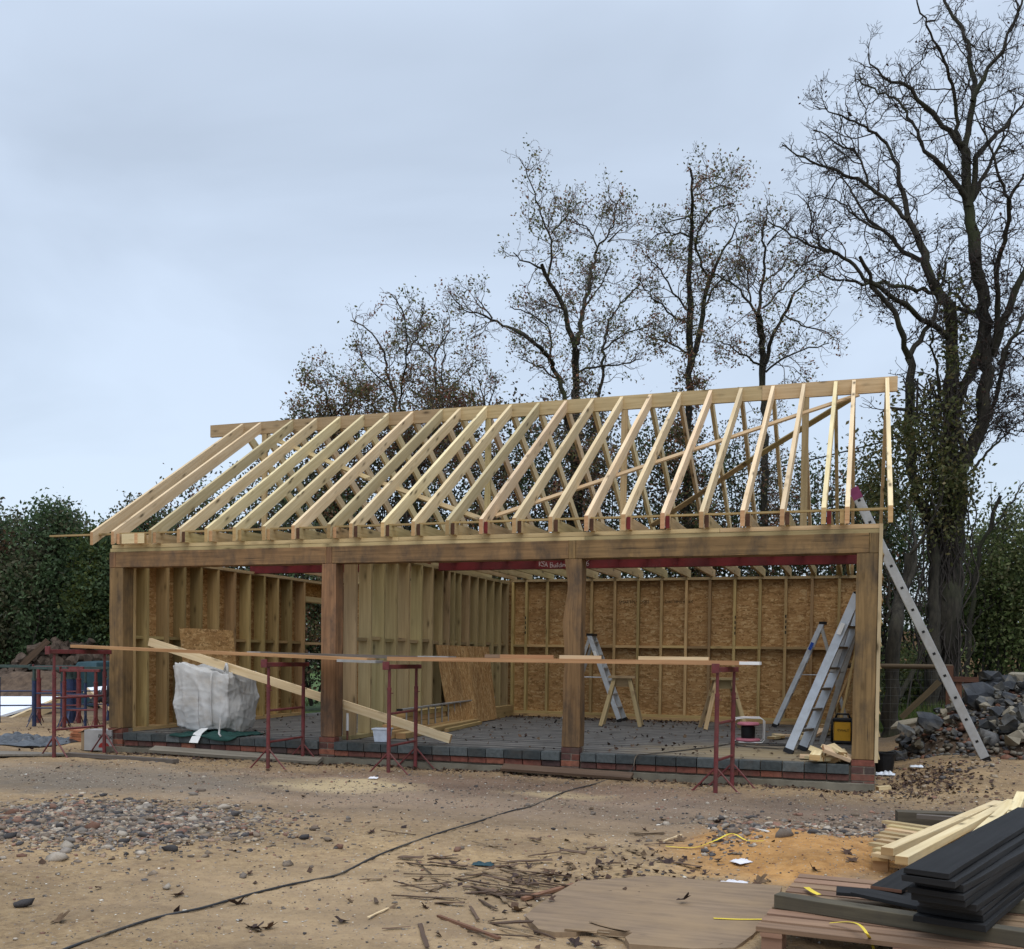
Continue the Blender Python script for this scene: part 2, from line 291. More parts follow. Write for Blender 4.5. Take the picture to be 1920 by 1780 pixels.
peb = b.vor(pos, 55, 'Distance'); pc = b.vor(pos, 55, 'Color'); sx = b.n('ShaderNodeSeparateColor'); b.l(pc, sx.inputs[0])
c = b.mix(c, b.ramp(sx.outputs[1], [(0.0, (0.08, 0.06, 0.05)), (0.5, (0.22, 0.17, 0.13)), (0.85, (0.36, 0.30, 0.24)), (1.0, (0.55, 0.52, 0.47))]), b.math('MULTIPLY', b.ramp(peb, [(0.25, 1.0), (0.36, 0.0)]), b.ramp(sx.outputs[0], [(0.72, 0.0), (0.76, 0.9)])))
b.color(c); b.rough(b.ramp(big, [(0.35, 0.95), (0.65, 0.78)])); h = b.math('ADD', b.math('MULTIPLY', fine, 0.7), b.math('MULTIPLY', b.ramp(peb, [(0.0, 1.0), (0.4, 0.0)]), 0.5)); b.bump(h, 0.5, 0.02)
MAT['ground'] = b.m
b = NB('loose_sand'); pos = b.coord('Pos'); n = b.noise(pos, 9, 6, 0.7); c = b.ramp(n, [(0.28, (0.25, 0.12, 0.036)), (0.5, (0.40, 0.205, 0.062)), (0.72, (0.48, 0.275, 0.10))]); b.color(c); b.rough(0.95); b.bump(n, 0.7, 0.03); MAT['sand'] = b.m
b = NB('verge_grass'); n = b.noise(b.coord('Pos'), 3, 5); b.color(b.ramp(n, [(0.35, (0.035, 0.062, 0.014)), (0.65, (0.085, 0.135, 0.03))])); b.rough(0.9); MAT['grass'] = b.m
b = NB('earth'); n = b.noise(b.coord('Pos'), 7, 6, 0.7); b.color(b.ramp(n, [(0.3, (0.05, 0.034, 0.025)), (0.7, (0.15, 0.105, 0.072))])); b.rough(0.95); b.bump(n, 0.8, 0.04); MAT['earth'] = b.m

# ------------------------------------------------------------------ mesh helpers
RND = random.Random(7)
class MB:
    def __init__(s): s.v = []; s.f = []; s.uv = []; s.mi = []; s.tone = []
    def face(s, idx, uv, mi=0, tone=0.5): s.f.append(idx); s.uv.append(uv); s.mi.append(mi); s.tone.append(tone)
    def loft(s, rings, lens, mi=0, endmi=None, tone=None, closed=True, caps=True, uo=None):
        """rings: list of equal-length point loops; lens: running length per ring"""
        tone = RND.random() if tone is None else tone; uo = (RND.random()*20, RND.random()*20) if uo is None else uo
        k = len(rings[0]); base = len(s.v)
        for r in rings: s.v.extend([tuple(p) for p in r])
        per = [0]
        for j in range(k): per.append(per[-1] + float(np.linalg.norm(np.subtract(rings[0][(j+1) % k], rings[0][j]))))
        for i in range(len(rings)-1):
            for j in range(k if closed else k-1):
                a, b2 = base+i*k+j, base+i*k+(j+1) % k
                s.face((a, b2, b2+k, a+k), ((uo[0]+lens[i], uo[1]+per[j]), (uo[0]+lens[i], uo[1]+per[j+1]), (uo[0]+lens[i+1], uo[1]+per[j+1]), (uo[0]+lens[i+1], uo[1]+per[j])), mi, tone)
        if caps and closed:
            e0, e1 = (endmi if isinstance(endmi, tuple) else (endmi, endmi)) if endmi is not None else (mi, mi)
            for ring_i, order, em in ((0, range(k-1, -1, -1), e0), (len(rings)-1, range(k), e1)):
                ids = tuple(base+ring_i*k+j for j in order); pts = [np.array(rings[ring_i][j]) for j in order]
                c = sum(pts)/len(pts); ax = pts[1]-pts[0]; ax = ax/(np.linalg.norm(ax)+1e-9)
                nn = np.cross(pts[1]-pts[0], pts[-1]-pts[0]); nn = nn/(np.linalg.norm(nn)+1e-9); ay = np.cross(nn, ax)
                s.face(ids, tuple((uo[0]+float((p-c)@ax), uo[1]+float((p-c)@ay)) for p in pts), em, tone)
    def bar(s, p0, p1, wd, ht, up=(0, 0, 1), mi=0, endmi=None, tone=None, n=1, jit=0.0, plumb=False):
        """timber from p0 to p1 (centre line), wd sideways, ht along up"""
        p0 = np.array(p0, float); p1 = np.array(p1, float); d = p1-p0; L = np.linalg.norm(d); d = d/L
        up = np.array(up, float)
        if abs(d@up) > 0.999*np.linalg.norm(up): up = np.array((0, 1.0, 0))
        sd = np.cross(d, up); sd = sd/np.linalg.norm(sd)
        uu = np.array(up)/np.linalg.norm(up) if plumb else np.cross(sd, d)
        rings = []; lens = []
        for i in range(n+1):
            t = i/n; c = p0+d*L*t
            j = lambda: (RND.random()-0.5)*2*jit
            rings.append([c+sd*(a*wd/2+j())+uu*(b_*ht/2+j()) for a, b_ in ((-1, -1), (1, -1), (1, 1), (-1, 1))]); lens.append(L*t)
        s.loft(rings, lens, mi, endmi, tone)
    def box(s, x0, x1, y0, y1, z0, z1, axis='x', **kw):
        cx, cy, cz = (x0+x1)/2, (y0+y1)/2, (z0+z1)/2
        if axis == 'x': s.bar((x0, cy, cz), (x1, cy, cz), y1-y0, z1-z0, **kw)
        elif axis == 'y': s.bar((cx, y0, cz), (cx, y1, cz), x1-x0, z1-z0, **kw)
        else: s.bar((cx, cy, z0), (cx, cy, z1), x1-x0, y1-y0, up=(0, 1, 0), **kw)
    def tube(s, pts, rad, k=8, mi=0, tone=0.5):
        pts = [np.array(p, float) for p in pts]; rad = [rad]*len(pts) if isinstance(rad, (int, float)) else rad
        rings = []; lens = [0]; ref = np.array((0.123, 0.337, 0.933))
        for i, p in enumerate(pts):
            d = (pts[min(i+1, len(pts)-1)]-pts[max(i-1, 0)]); d = d/(np.linalg.norm(d)+1e-9)
            a = np.cross(d, ref); 
            if np.linalg.norm(a) < 0.1: a = np.cross(d, (1, 0, 0))
            a = a/np.linalg.norm(a); b_ = np.cross(d, a)
            rings.append([p+(a*math.cos(2*math.pi*j/k)+b_*math.sin(2*math.pi*j/k))*rad[i] for j in range(k)])
            if i: lens.append(lens[-1]+float(np.linalg.norm(p-pts[i-1])))
        s.loft(rings, lens, mi, None, tone)
    def lathe(s, prof, c=(0, 0, 0), k=20, mi=0, tone=0.5):
        rings = [[(c[0]+r*math.cos(2*math.pi*j/k), c[1]+r*math.sin(2*math.pi*j/k), c[2]+z) for j in range(k)] for r, z in prof]
        s.loft(rings, list(np.cumsum([0]+[math.dist(a, b_) for a, b_ in zip(prof, prof[1:])])), mi, None, tone)
    def slab(s, poly, z0, z1, mi=0, tone=0.5):
        """prism over a plan polygon [(x,y)..] ccw"""
        s.loft([[(x, y, z0) for x, y in poly], [(x, y, z1) for x, y in poly]], [0, abs(z1-z0)], mi, None, tone, uo=(0, 0))
        top = s.uv[-1]; s.uv[-1] = tuple((x, y) for x, y in poly)
    def xform(s, mat):
        s.v = [tuple(mat @ Vector(p)) for p in s.v]; return s
    def data(s, name, mats, off=(0, 0, 0)):
        me = bpy.data.meshes.new(name)
        ox, oy, oz = off
        me.from_pydata([(x-ox, y-oy, z-oz) for x, y, z in s.v], [], s.f)
        for m in mats: me.materials.append(m)
        me.polygons.foreach_set('material_index', s.mi)
        ul = me.uv_layers.new(name='UVMap'); ul.data.foreach_set('uv', [c for f in s.uv for p in f for c in p])
        at = me.attributes.new('tone', 'FLOAT', 'FACE'); at.data.foreach_set('value', s.tone)
        me.update(); return me

def link(name, me, parent=None):
    o = bpy.data.objects.new(name, me); COL.objects.link(o)
    if parent is not None: o.parent = parent
    return o
def tag(o, label=None, cat=None, group=None, kind=None):
    if label: o['label'] = label
    if cat: o['category'] = cat
    if group: o['group'] = group
    if kind: o['kind'] = kind
    return o
def thing(name, label, cat, loc=(0, 0, 0), rz=0.0, group=None):
    o = bpy.data.objects.new(name, None); COL.objects.link(o); o.location = loc; o.rotation_euler = (0, 0, rz); o.empty_display_size = 0.1
    return tag(o, label, cat, group)
def root_of(o):
    while o.parent: o = o.parent
    return o
def part(name, mb, mats, parent, world=False, smooth=False, bevel=0.0, label=None):
    """one mesh under a thing (or under a part); world=True when the shape is given in world coordinates"""
    off = tuple(root_of(parent).location) if world else (0, 0, 0)
    o = link(name, mb.data(name, mats if isinstance(mats, (list, tuple)) else [mats], off), parent)
    finish(o, smooth, bevel)
    if label: o['label'] = label
    return o
def finish(o, smooth=False, bevel=0.0):
    if smooth: o.data.polygons.foreach_set('use_smooth', [True]*len(o.data.polygons))
    if bevel:
        m = o.modifiers.new('bevel', 'BEVEL'); m.width = bevel; m.segments = 2; m.limit_method = 'ANGLE'; m.angle_limit = R(40)
def solo(name, mb, mats, label, cat, group=None, smooth=False, bevel=0.0, world=True):
    """a thing that is one mesh; its origin goes to the middle of its base"""
    off = (0, 0, 0)
    if world:
        a = np.array(mb.v); off = tuple((a.min(0)+a.max(0))/2); off = (off[0], off[1], float(a[:, 2].min()))
    o = link(name, mb.data(name, mats if isinstance(mats, (list, tuple)) else [mats], off)); o.location = off; finish(o, smooth, bevel)
    return tag(o, label, cat, group)
def dup(o, loc=None, rot=None, scale=None, label=None, parent=None):
    c = o.copy(); COL.objects.link(c)
    if parent is not None: c.parent = parent
    if loc is not None: c.location = loc
    if rot is not None: c.rotation_euler = rot
    if scale is not None: c.scale = scale
    if label: c['label'] = label
    for ch in list(o.children): dup(ch, parent=c)
    return c
def np_mesh(name, verts, faces, mat, col=None, k=4):
    """fast mesh from arrays: verts (n,3), faces (m,k), optional face colours (m,3)"""
    me = bpy.data.meshes.new(name); verts = np.asarray(verts, np.float32); faces = np.asarray(faces, np.int32)
    me.vertices.add(len(verts)); me.vertices.foreach_set('co', verts.ravel())
    m = len(faces); me.loops.add(m*k); me.loops.foreach_set('vertex_index', faces.ravel())
    me.polygons.add(m); me.polygons.foreach_set('loop_start', np.arange(0, m*k, k, dtype=np.int32)); me.polygons.foreach_set('loop_total', np.full(m, k, np.int32))
    me.materials.append(mat)
    if col is not None:
        at = me.attributes.new('col', 'FLOAT_COLOR', 'FACE'); c4 = np.ones((m, 4), np.float32); c4[:, :3] = col; at.data.foreach_set('color', c4.ravel())
    me.update(calc_edges=True); return me
def sm(a, b, x):
    t = np.clip((x-a)/(b-a), 0, 1); return t*t*(3-2*t)

# ------------------------------------------------------------------ ground
def gz(x, y):
    x = np.asarray(x, float); y = np.asarray(y, float)
    z = -0.262 + 0.20*sm(0.12, 1.1, x)*sm(-0.9, 1.1, y) + 0.03*sm(-8, -11, x)*0
    z = z + 0.05*np.exp(-(((x+5.6)/1.3)**2+((y+4.9)/1.0)**2))          # the rubble patch rises a little
    z = z + 0.012*np.sin(x*1.7+0.5)*np.sin(y*1.3) + 0.008*np.sin(x*4.1+y*2.3) + 0.006*np.sin(x*9.3-y*7.1)
    z = z + 0.10*sm(5.5, 8, y)*sm(-1, 1, x)
    rr = np.sqrt(((x+0.62+0.25*(y+3.75))/0.80)**2+((y+3.75)/1.05)**2)*(1+0.10*np.sin(3*np.arctan2(y+3.75, x+0.62)+1)+0.06*np.sin(7*np.arctan2(y+3.75, x+0.62)))
    z = z + 0.055*sm(1.0, 0.45, rr)*(1+0.25*np.sin(x*7+y*5)*np.sin(y*6-x*3))          # tipped sand
    return z
def G(u, v, z=-0.262):
    """where the ground is seen at a place of the photograph"""
    for _ in range(4):
        p = PZ(u, v, z); z = float(gz(p[0], p[1]))
    return np.array((p[0], p[1], z))
def axis(dense0, dense1, step, lo, hi):
    a = list(np.arange(dense0, dense1, step)); d = step; x = dense0
    left = []
    while x > lo: d *= 1.25; x -= d; left.append(x)
    d = step; x = a[-1]; right = []
    while x < hi: d *= 1.25; x += d; right.append(x)
    return np.array(left[::-1]+a+right)
gx = axis(-10.5, 3.2, 0.05, -400, 400); gy = axis(-9.0, 2.6, 0.05, -60, 700)
X, Y = np.meshgrid(gx, gy); Zg = gz(X, Y)
rs = np.random.RandomState(3); near = (X > -10.5) & (X < 3.2) & (Y > -9) & (Y < 2.6)
Zg = Zg + near*rs.normal(0, 0.0035, X.shape)
ny_, nx_ = X.shape; idx = np.arange(nx_*ny_).reshape(ny_, nx_)
q = np.stack([idx[:-1, :-1], idx[:-1, 1:], idx[1:, 1:], idx[1:, :-1]], -1).reshape(-1, 4)
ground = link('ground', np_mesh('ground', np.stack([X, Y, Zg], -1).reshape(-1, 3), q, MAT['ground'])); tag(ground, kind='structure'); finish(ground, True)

# ------------------------------------------------------------------ the timber garage
X1, X2, X3, X4 = -9.64, -6.445, -3.332, -0.2
ZB, ZT, D = 2.19, 2.397, 6.55
gar = thing('timber_garage', 'large unfinished timber garage with three open oak framed bays and bare rafters', 'garage', (-4.8, 3.2, -0.26))
RX = [-9.844, -9.505, -8.911, -8.472, -8.055, -7.638, -7.21, -6.794, -6.299, -6.0, -5.578, -5.18, -4.746, -4.327, -3.924, -3.492, -3.077, -2.657, -2.225, -1.806, -1.374, -0.968, -0.554, -0.322, 0.095]
def gp(name, mb, mats, parent=None, **kw): return part(name, mb, mats, parent or gar, world=True, **kw)
# slab and plinth
m = MB(); m.box(-9.62, 0.0, 0.11, 6.6, -0.24, -0.004); gp('floor', m, MAT['floor'])
m = MB(); m.box(-9.66, 0.03, 0.03, 0.11, -0.40, -0.012); m.box(-9.66, -9.57, 0.11, 6.62, -0.40, -0.012, axis='y'); m.box(-0.07, 0.03, 0.11, 6.62, -0.40, -0.012, axis='y'); m.box(-9.56, -0.08, 6.52, 6.62, -0.4, -0.012); gp('plinth_wall', m, MAT['mortar'])
m = MB()
m.box(-9.75, 0.02, -0.075, 0.03, -0.48, -0.19, n=60, jit=0.006, tone=0.5); gp('footing', m, MAT['concrete'])
def course(mb, x0, x1, y, z0, z1, L, gap=0.01, depth=0.10, off=0.0):
    x = x1-off
    while x > x0+0.03:
        a = max(x-L+gap, x0); mb.box(a, x, y-RND.random()*0.004, y+depth, z0+RND.random()*0.003, z1-RND.random()*0.003, tone=RND.random()); x -= L
for xa, xb in ((X1+0.24, X2-0.015), (X2+0.215, X3-0.02), (X3+0.225, X4-0.03)):
    cop = MB(); red = MB(); course(cop, xa, xb, -0.04, -0.10, 0.0, 0.225, gap=0.009, depth=0.15); course(red, xa, xb, -0.015, -0.172, -0.106, 0.225, off=0.0)
    gp('coping', cop, MAT['bluebrick'], bevel=0.004); gp('brick_course', red, MAT['redbrick'], bevel=0.003)
# posts
def post(x, top0, top1, prof, wd=0.2):
    mb = MB(); rings = []; lens = []
    zs = np.linspace(0.055, ZB-0.002, 30); off = RND.random()*9
    tw = lambda z, a, s_: a*mnoise.noise(Vector((z*2.2+off+s_, s_*3.1, off)))
    for z in zs:
        l, r = prof(z)
        rings.append([(x+l+tw(z, 0.008, 0), 0.0+tw(z, 0.004, 1), z), (x+r+tw(z, 0.007, 2), 0.0+tw(z, 0.004, 3), z), (x+r+tw(z, 0.008, 4), 0.2, z), (x+l+tw(z, 0.008, 5), 0.2, z)]); lens.append(z)
    mb.loft(rings, lens, endmi=1)
    mb.box(x+top0, x+top1, -0.003, 0.19, ZB-0.001, ZT-0.004, axis='z')
    p = gp('post', mb, [MAT['oak'], MAT['end']], bevel=0.006)
    pm = MB(); courses = ((-0.012, 0.050), (-0.087, -0.022), (-0.162, -0.097), (-0.237, -0.172))
    for ci, (a, c_) in enumerate(courses):
        if ci % 2 == 0: pm.box(x-0.008, x+wd+0.006, -0.012, 0.11, a, c_)
        else: pm.box(x-0.008, x+wd*0.52, -0.012, 0.11, a, c_, tone=0.15); pm.box(x+wd*0.52+0.012, x+wd+0.006, -0.012, 0.11, a, c_)
    pm.box(x-0.003, x+wd+0.002, -0.006, 0.2, -0.42, 0.045, mi=1); gp('brick_pier', pm, [MAT['redbrick'], MAT['mortar']], p, bevel=0.003)
def waney(z):                                              # third post: a sawn log with a bulging left edge
    t = z/2.19
    l = -0.004 + 0.042*np.exp(-((t-0.86)/0.10)**2) + 0.012*np.exp(-((t-0.52)/0.08)**2) - 0.012*np.exp(-((t-0.66)/0.06)**2) + 0.012*np.exp(-((t-0.45)/0.05)**2)
    return float(l), 0.2+0.004*math.sin(t*9)
post(X1, 0.0, 0.10, lambda z: (0.0, 0.22), 0.22)
post(X2, 0.062, 0.142, lambda z: (0.004*math.sin(z*3), 0.2))
post(X3, 0.046, 0.126, waney)
post(X4, 0.122, 0.215, lambda z: (-0.012+0.02*z/2.2, 0.212), 0.215)
for xa, xb in ((X1+0.104, X2+0.058), (X2+0.146, X3+0.042), (X3+0.130, X4+0.118)):
    mb = MB(); mb.bar((xa, 0.095, (ZB+ZT)/2), (xb, 0.095, (ZB+ZT)/2), 0.2, ZT-ZB-0.003, n=26, jit=0.0025, endmi=1); gp('oak_beam', mb, [MAT['oak'], MAT['end']], bevel=0.005)
for z0, y0 in ((ZT, 0.005), (ZT+0.047, 0.0)):
    mb = MB(); cuts = [-9.63, -6.9, -3.1, 0.03] if y0 else [-9.60, -5.4, -1.6, 0.035]
    for a, c_ in zip(cuts, cuts[1:]): mb.box(a, c_-0.004, y0, y0+0.14, z0, z0+0.045)
    gp('wall_plate', mb, MAT['plate'])
# steel beams with chalk marks
def ibeam(x0, x1):
    mb = MB(); mb.box(x0, x1, 3.066, 3.166, 2.36, 2.372); mb.box(x0, x1, 3.066, 3.166, 2.528, 2.54); mb.box(x0, x1, 3.090, 3.142, 2.3721, 2.5279); return gp('steel_beam', mb, MAT['redsteel'])
ibeam(-9.50, -6.345); sb = ibeam(-6.20, -0.14)
STROKES = {'K': [[(0, 0), (0, 1)], [(.6, 1), (0, .45), (.6, 0)]], 'S': [[(.6, .9), (.2, 1), (.1, .7), (.5, .4), (.4, .05), (0, .1)]], 'A': [[(0, 0), (.3, 1), (.6, 0)], [(.1, .35), (.5, .35)]],
 'B': [[(0, 0), (0, 1), (.5, .9), (.4, .55), (0, .5), (.55, .4), (.5, .05), (0, 0)]], 'u': [[(0, .55), (.05, .1), (.3, 0), (.45, .2), (.45, .55), (.5, 0)]], 'i': [[(.1, .55), (.1, 0)], [(.1, .8), (.1, .72)]], 'l': [[(.1, 1), (.1, 0)]],
 'd': [[(.45, .5), (.15, .5), (0, .2), (.2, 0), (.45, .15)], [(.48, 1), (.48, 0)]], 'n': [[(0, .55), (0, 0)], [(0, .4), (.25, .55), (.45, .4), (.45, 0)]], 'g': [[(.45, .5), (.1, .5), (0, .2), (.3, .05), (.45, .5), (.45, -.3), (.1, -.3)]],
 '6': [[(.5, .95), (.1, .6), (.05, .15), (.3, 0), (.5, .2), (.35, .45), (.08, .35)]], 'm': [[(0, 0), (0, .5), (.25, .5), (.25, 0)], [(.25, .5), (.5, .5), (.5, 0)]], 'o': [[(.2, .5), (0, .25), (.2, 0), (.4, .25), (.2, .5)]], '-': [[(.05, .28), (.4, .28)]], '.': [[(.1, .02), (.14, .06)]], ' ': []}
def strokes(text, x, y, z, h, r, mb, adv=0.72):
    for ch in text:
        for st in STROKES[ch]:
            mb.tube([(x+a*h, y, z+b_*h+0.012*math.sin(x*9)) for a, b_ in st], r, 4)
        x += h*(0.32 if ch in 'il.' else adv)
mb = MB(); c0_ = PY(1011, 1063, 3.086); c1_ = PY(1099, 1062, 3.086); strokes('KSA Building', c0_[0], 3.086, c0_[2], 0.07, 0.0042, mb, 0.60); strokes('6', c1_[0], 3.086, c1_[2], 0.085, 0.0045, mb); gp('chalk_writing', mb, MAT['chalk'], sb)
mb = MB(); c0_ = PY(1216, 1062, 3.086); c1_ = PY(1262, 1060, 3.086); strokes('m.m-6', c0_[0], 3.086, c0_[2], 0.05, 0.0035, mb, 0.85); strokes('oo', c1_[0], 3.086, c1_[2], 0.05, 0.0035, mb, 0.85); gp('faint_writing', mb, MAT['chalkfaint'], sb)
# roof: ridge, rafters, joists
YR, ZR, YE, ZE = 3.3246, 4.838, -0.131, 2.653
mb = MB()
for a, c_ in ((-10.44, -6.31), (-6.306, -1.5), (-1.496, 0.25)): mb.box(a, c_, YR, YR+0.05, ZR-0.185, ZR+0.012, endmi=1)
gp('ridge_board', mb, [MAT['plate'], MAT['end']])
sl = np.array((0, YR-YE, ZR-ZE)); sl = sl/np.linalg.norm(sl); nrm = np.array((0, -sl[2], sl[1])); dep = 0.145
pl = dep/sl[1]                                             # plumb-cut height
dark = {3: 1, 7: 1, 9: 1, 10: 1, 11: 1, 12: 1, 13: 2, 14: 1, 15: 1, 16: 1, 17: 2, 18: 2, 19: 1, 20: 1, 21: 1, 22: 2}
BROWN = {2, 8, 12}
for i, x in enumerate(RX):
    for side in (0, 1):
        ye, yr = (YE, YR) if side == 0 else (2*(YR+0.025)-YE, YR+0.05)
        mb = MB(); mb.bar((x+0.023, ye, ZE-pl/2), (x+0.023, yr, ZR-pl/2), 0.046, pl, plumb=True, endmi=1, tone=(0.12 if i in BROWN else 0.4+0.6*RND.random()) if side == 0 else 0.2+0.5*RND.random())
        gp('rafter', mb, [MAT['rafter'], MAT['end']])
    if 1 <= i <= 23:
        mb = MB(); xj = x+0.050+0.006*RND.random() if i < 23 else x-0.05
        mb.box(xj, xj+0.045, YE+0.022+0.03*RND.random(), 2*(YR+0.025)-YE-0.03, 2.4895, 2.4895+0.135, axis='y', endmi=(dark.get(i, 0)+1 if dark.get(i) else 1, 1), tone=0.35+0.5*RND.random())
        gp('ceiling_joist', mb, [MAT['plate'], MAT['end'], MAT['enddark'], MAT['endred']])
mb = MB(); mb.box(-9.36, -9.0, YE+0.03, YE+0.075, 2.492, 2.62, endmi=1); mb.box(-9.15, -9.105, YE+0.02, 0.3, 2.49, 2.622, axis='y', endmi=1); gp('eaves_nogging', mb, [MAT['rafter'], MAT['end']])
mb = MB(); mb.bar((-10.62, 0.0, 2.633), (-4.9, 0.0, 2.636), 0.05, 0.022); mb.bar((-4.896, 0.0, 2.638), (0.13, 0.0, 2.638), 0.05, 0.022); gp('eaves_batten', mb, MAT['stud'])
for u in (497, 916, 1171, 1510):
    p = PY(u, 800, YR+0.025); mb = MB(); mb.box(p[0]-0.045, p[0]+0.045, YR+0.003, YR+0.047, 2.545, ZR-0.188, axis='z'); gp('ridge_prop', mb, MAT['plate'])
# diagonal braces under the front and rear slopes
def on_slope(u, v, rear, below):
    """point of a rafter slope (offset below it) seen at a place of the photograph"""
    d = ray(u, v); s_ = -1 if rear else 1
    p0 = np.array((0, YR+(0.05 if rear else 0), ZR)); n_ = np.array((0, -sl[2]*s_, sl[1])); p0 = p0-n_*below
    t = ((p0-CAM)@n_)/(d@n_); return CAM+d*t
for (a, c_, rear) in (((1608, 741), (928, 968), False), ((519, 826), (700, 901), False), ((690, 897), (900, 973), False), ((1598, 746), (1393, 872), True), ((1400, 868), (1222, 986), True)):
    below = dep+0.012
    mb = MB(); mb.bar(on_slope(*a, rear, below), on_slope(*c_, rear, below), 0.085, 0.022, up=tuple(np.array((0, -sl[2]*(-1 if rear else 1), sl[1])))); gp('roof_brace', mb, MAT['plate'])
# stud walls
def text_obj(name, body, size, loc, rot, mat, parent, ext=0.001):
    cu = bpy.data.curves.new(name, 'FONT'); cu.body = body; cu.size = size; cu.extrude = ext
    tmp = bpy.data.objects.new(name, cu); COL.objects.link(tmp); bpy.context.view_layer.update()
    me = bpy.data.meshes.new_from_object(tmp.evaluated_get(bpy.context.evaluated_depsgraph_get())); bpy.data.objects.remove(tmp); me.materials.clear(); me.materials.append(mat)
    o = link(name, me, parent); off = root_of(parent).location if parent else Vector()
    o.location = Vector(loc)-Vector(off); o.rotation_euler = rot; return o
# rear wall
rw = MB(); 
for a in np.arange(-9.55, 0.0, 1.22): rw.box(a, min(a+1.2192, -0.01), 6.55, 6.561, 0.05, 2.47, axis='x', tone=RND.random())
rear = gp('rear_wall', rw, MAT['osb'])
for x in [-0.075, -0.49, -0.92, -1.34, -1.76, -2.18, -2.60, -3.0, -3.43, -3.84, -4.26, -4.68, -5.1, -5.5, -5.9, -6.16] + list(np.arange(-6.6, -9.5, -0.4)):
    mb = MB(); mb.box(x-0.023, x+0.022, 6.452, 6.549, 0.097, 2.43, axis='z'); gp('stud', mb, MAT['stud'], rear)
mb = MB(); mb.box(-9.5, -6.35, 6.45, 6.549, 2.432, 2.476); mb.box(-6.2, -0.03, 6.45, 6.549, 2.432, 2.476); gp('top_plate', mb, MAT['plate'], rear)
mb = MB(); mb.box(-9.5, -6.35, 6.44, 6.549, 0.05, 0.095); mb.box(-6.2, -0.03, 6.44, 6.549, 0.05, 0.095); mb.box(-6.2, -0.03, 6.425, 6.549, 0.0, 0.047); mb.box(-9.5, -6.35, 6.425, 6.549, 0.0, 0.047); gp('sole_plate', mb, MAT['stud'], rear)
xs = [-0.075, -0.49, -0.92, -1.34, -1.76, -2.18, -2.60, -3.0, -3.43, -3.84, -4.26, -4.68, -5.1, -5.5, -5.9, -6.16]
for i in range(len(xs)-1):
    mb = MB(); z = 1.255+0.006*(RND.random()-0.5); mb.box(xs[i+1]+0.0235, xs[i]-0.0245, 6.456, 6.548, z, z+0.044); gp('nogging', mb, MAT['stud'], rear)
text_obj('board_print', 'SMARTPLY OSB3', 0.075, tuple(PY(1160, 1132, 6.5485)), (R(90), 0, 0), MAT['ink'], rear)
text_obj('board_print', 'OSB3 18MM EN300', 0.06, tuple(PY(1246, 1131, 6.5485)), (R(90), 0, 0), MAT['ink'], rear)
mb = MB()
for u, v0, v1 in ((1378, 1155, 1190), (1473, 1150, 1192), (985, 1155, 1190)):
    p = PY(u, (v0+v1)/2, 6.45)
    for k in range(4): mb.box(p[0]-0.012+0.008*RND.random(), p[0]+0.012, 6.4495, 6.4515, p[2]-0.16+k*0.09, p[2]-0.11+k*0.09, axis='z')
gp('stamp', mb, MAT['ink'], rear)
# left gable wall, with a doorway towards its back
lw = MB()
for a, c_ in ((0.21, 1.42), (1.424, 2.64), (2.644, 3.86), (3.864, 4.74), (5.62, 6.54)): lw.box(-9.615, -9.604, a, c_, 0.05, 2.40, axis='y', tone=RND.random())
lw.box(-9.615, -9.604, 4.74, 5.62, 2.06, 2.40, axis='y')
left = gp('gable_wall', lw, MAT['osb'])
for y in [0.23, 0.50, 0.93, 1.31, 1.70, 2.12, 2.56, 2.97, 3.39, 3.80, 4.22, 4.66, 5.64, 6.05, 6.42]:
    mb = MB(); mb.box(-9.603, -9.415, y-0.022, y+0.023, 0.05, 2.34, axis='z', tone=(0.45+0.5*RND.random()) if RND.random() > 0.3 else 0.1); gp('stud', mb, MAT['stud'], left)
mb = MB(); mb.box(-9.603, -9.412, 0.21, 4.70, 0.0, 0.048, axis='y'); mb.box(-9.603, -9.412, 5.60, 6.4, 0.0, 0.048, axis='y'); gp('sole_plate', mb, MAT['stud'], left)
mb = MB(); mb.box(-9.603, -9.412, 0.21, 6.45, 2.342, 2.387, axis='y'); gp('top_plate', mb, MAT['plate'], left)
ys = [0.23, 0.50, 0.93, 1.31, 1.70, 2.12, 2.56, 2.97, 3.39, 3.80, 4.22, 4.66]
for i in range(len(ys)-1):
    mb = MB(); mb.box(-9.603, -9.47, ys[i]+0.024, ys[i+1]-0.023, 1.25, 1.294, axis='y'); gp('nogging', mb, MAT['stud'], left)
mb = MB(); mb.box(-9.6, -9.42, 4.70, 5.60, 2.0, 2.09, axis='y'); gp('door_lintel', mb, MAT['plate'], left); mb = MB(); mb.box(-9.55, -9.46, 4.70, 5.6, 1.24, 1.285, axis='y'); gp('door_rail', mb, MAT['plate'], left)
# partition between first and second bay
pw = MB(); pys = [0.47, 0.88, 1.27, 1.66, 2.06, 2.50, 2.90, 3.27, 3.55, 3.76, 4.02, 4.40, 4.78, 5.17, 5.56, 5.95, 6.34]
pw.box(-6.375, -6.205, 0.44, 6.43, 2.385, 2.43, axis='y'); part_w = gp('partition_wall', pw, MAT['ptn'])
for k, y in enumerate(pys):
    mb = MB(); mb.box(-6.375, -6.2, y-0.022, y+0.023, 0.05, 2.384, axis='z', tone=0.62+0.3*RND.random()); gp('stud', mb, MAT['ptn'], part_w)
    if k < len(pys)-1:
        mb = MB(); z = 1.252+(0.02 if k % 2 else 0.0); mb.box(-6.37, -6.245, y+0.0235, pys[k+1]-0.0225, z, z+0.044, axis='y'); gp('nogging', mb, MAT['ptn'], part_w)
mb = MB(); mb.box(-6.38, -6.20, 0.33, 6.42, 0.0, 0.048, axis='y'); gp('sole_plate', mb, MAT['ptn'], part_w)
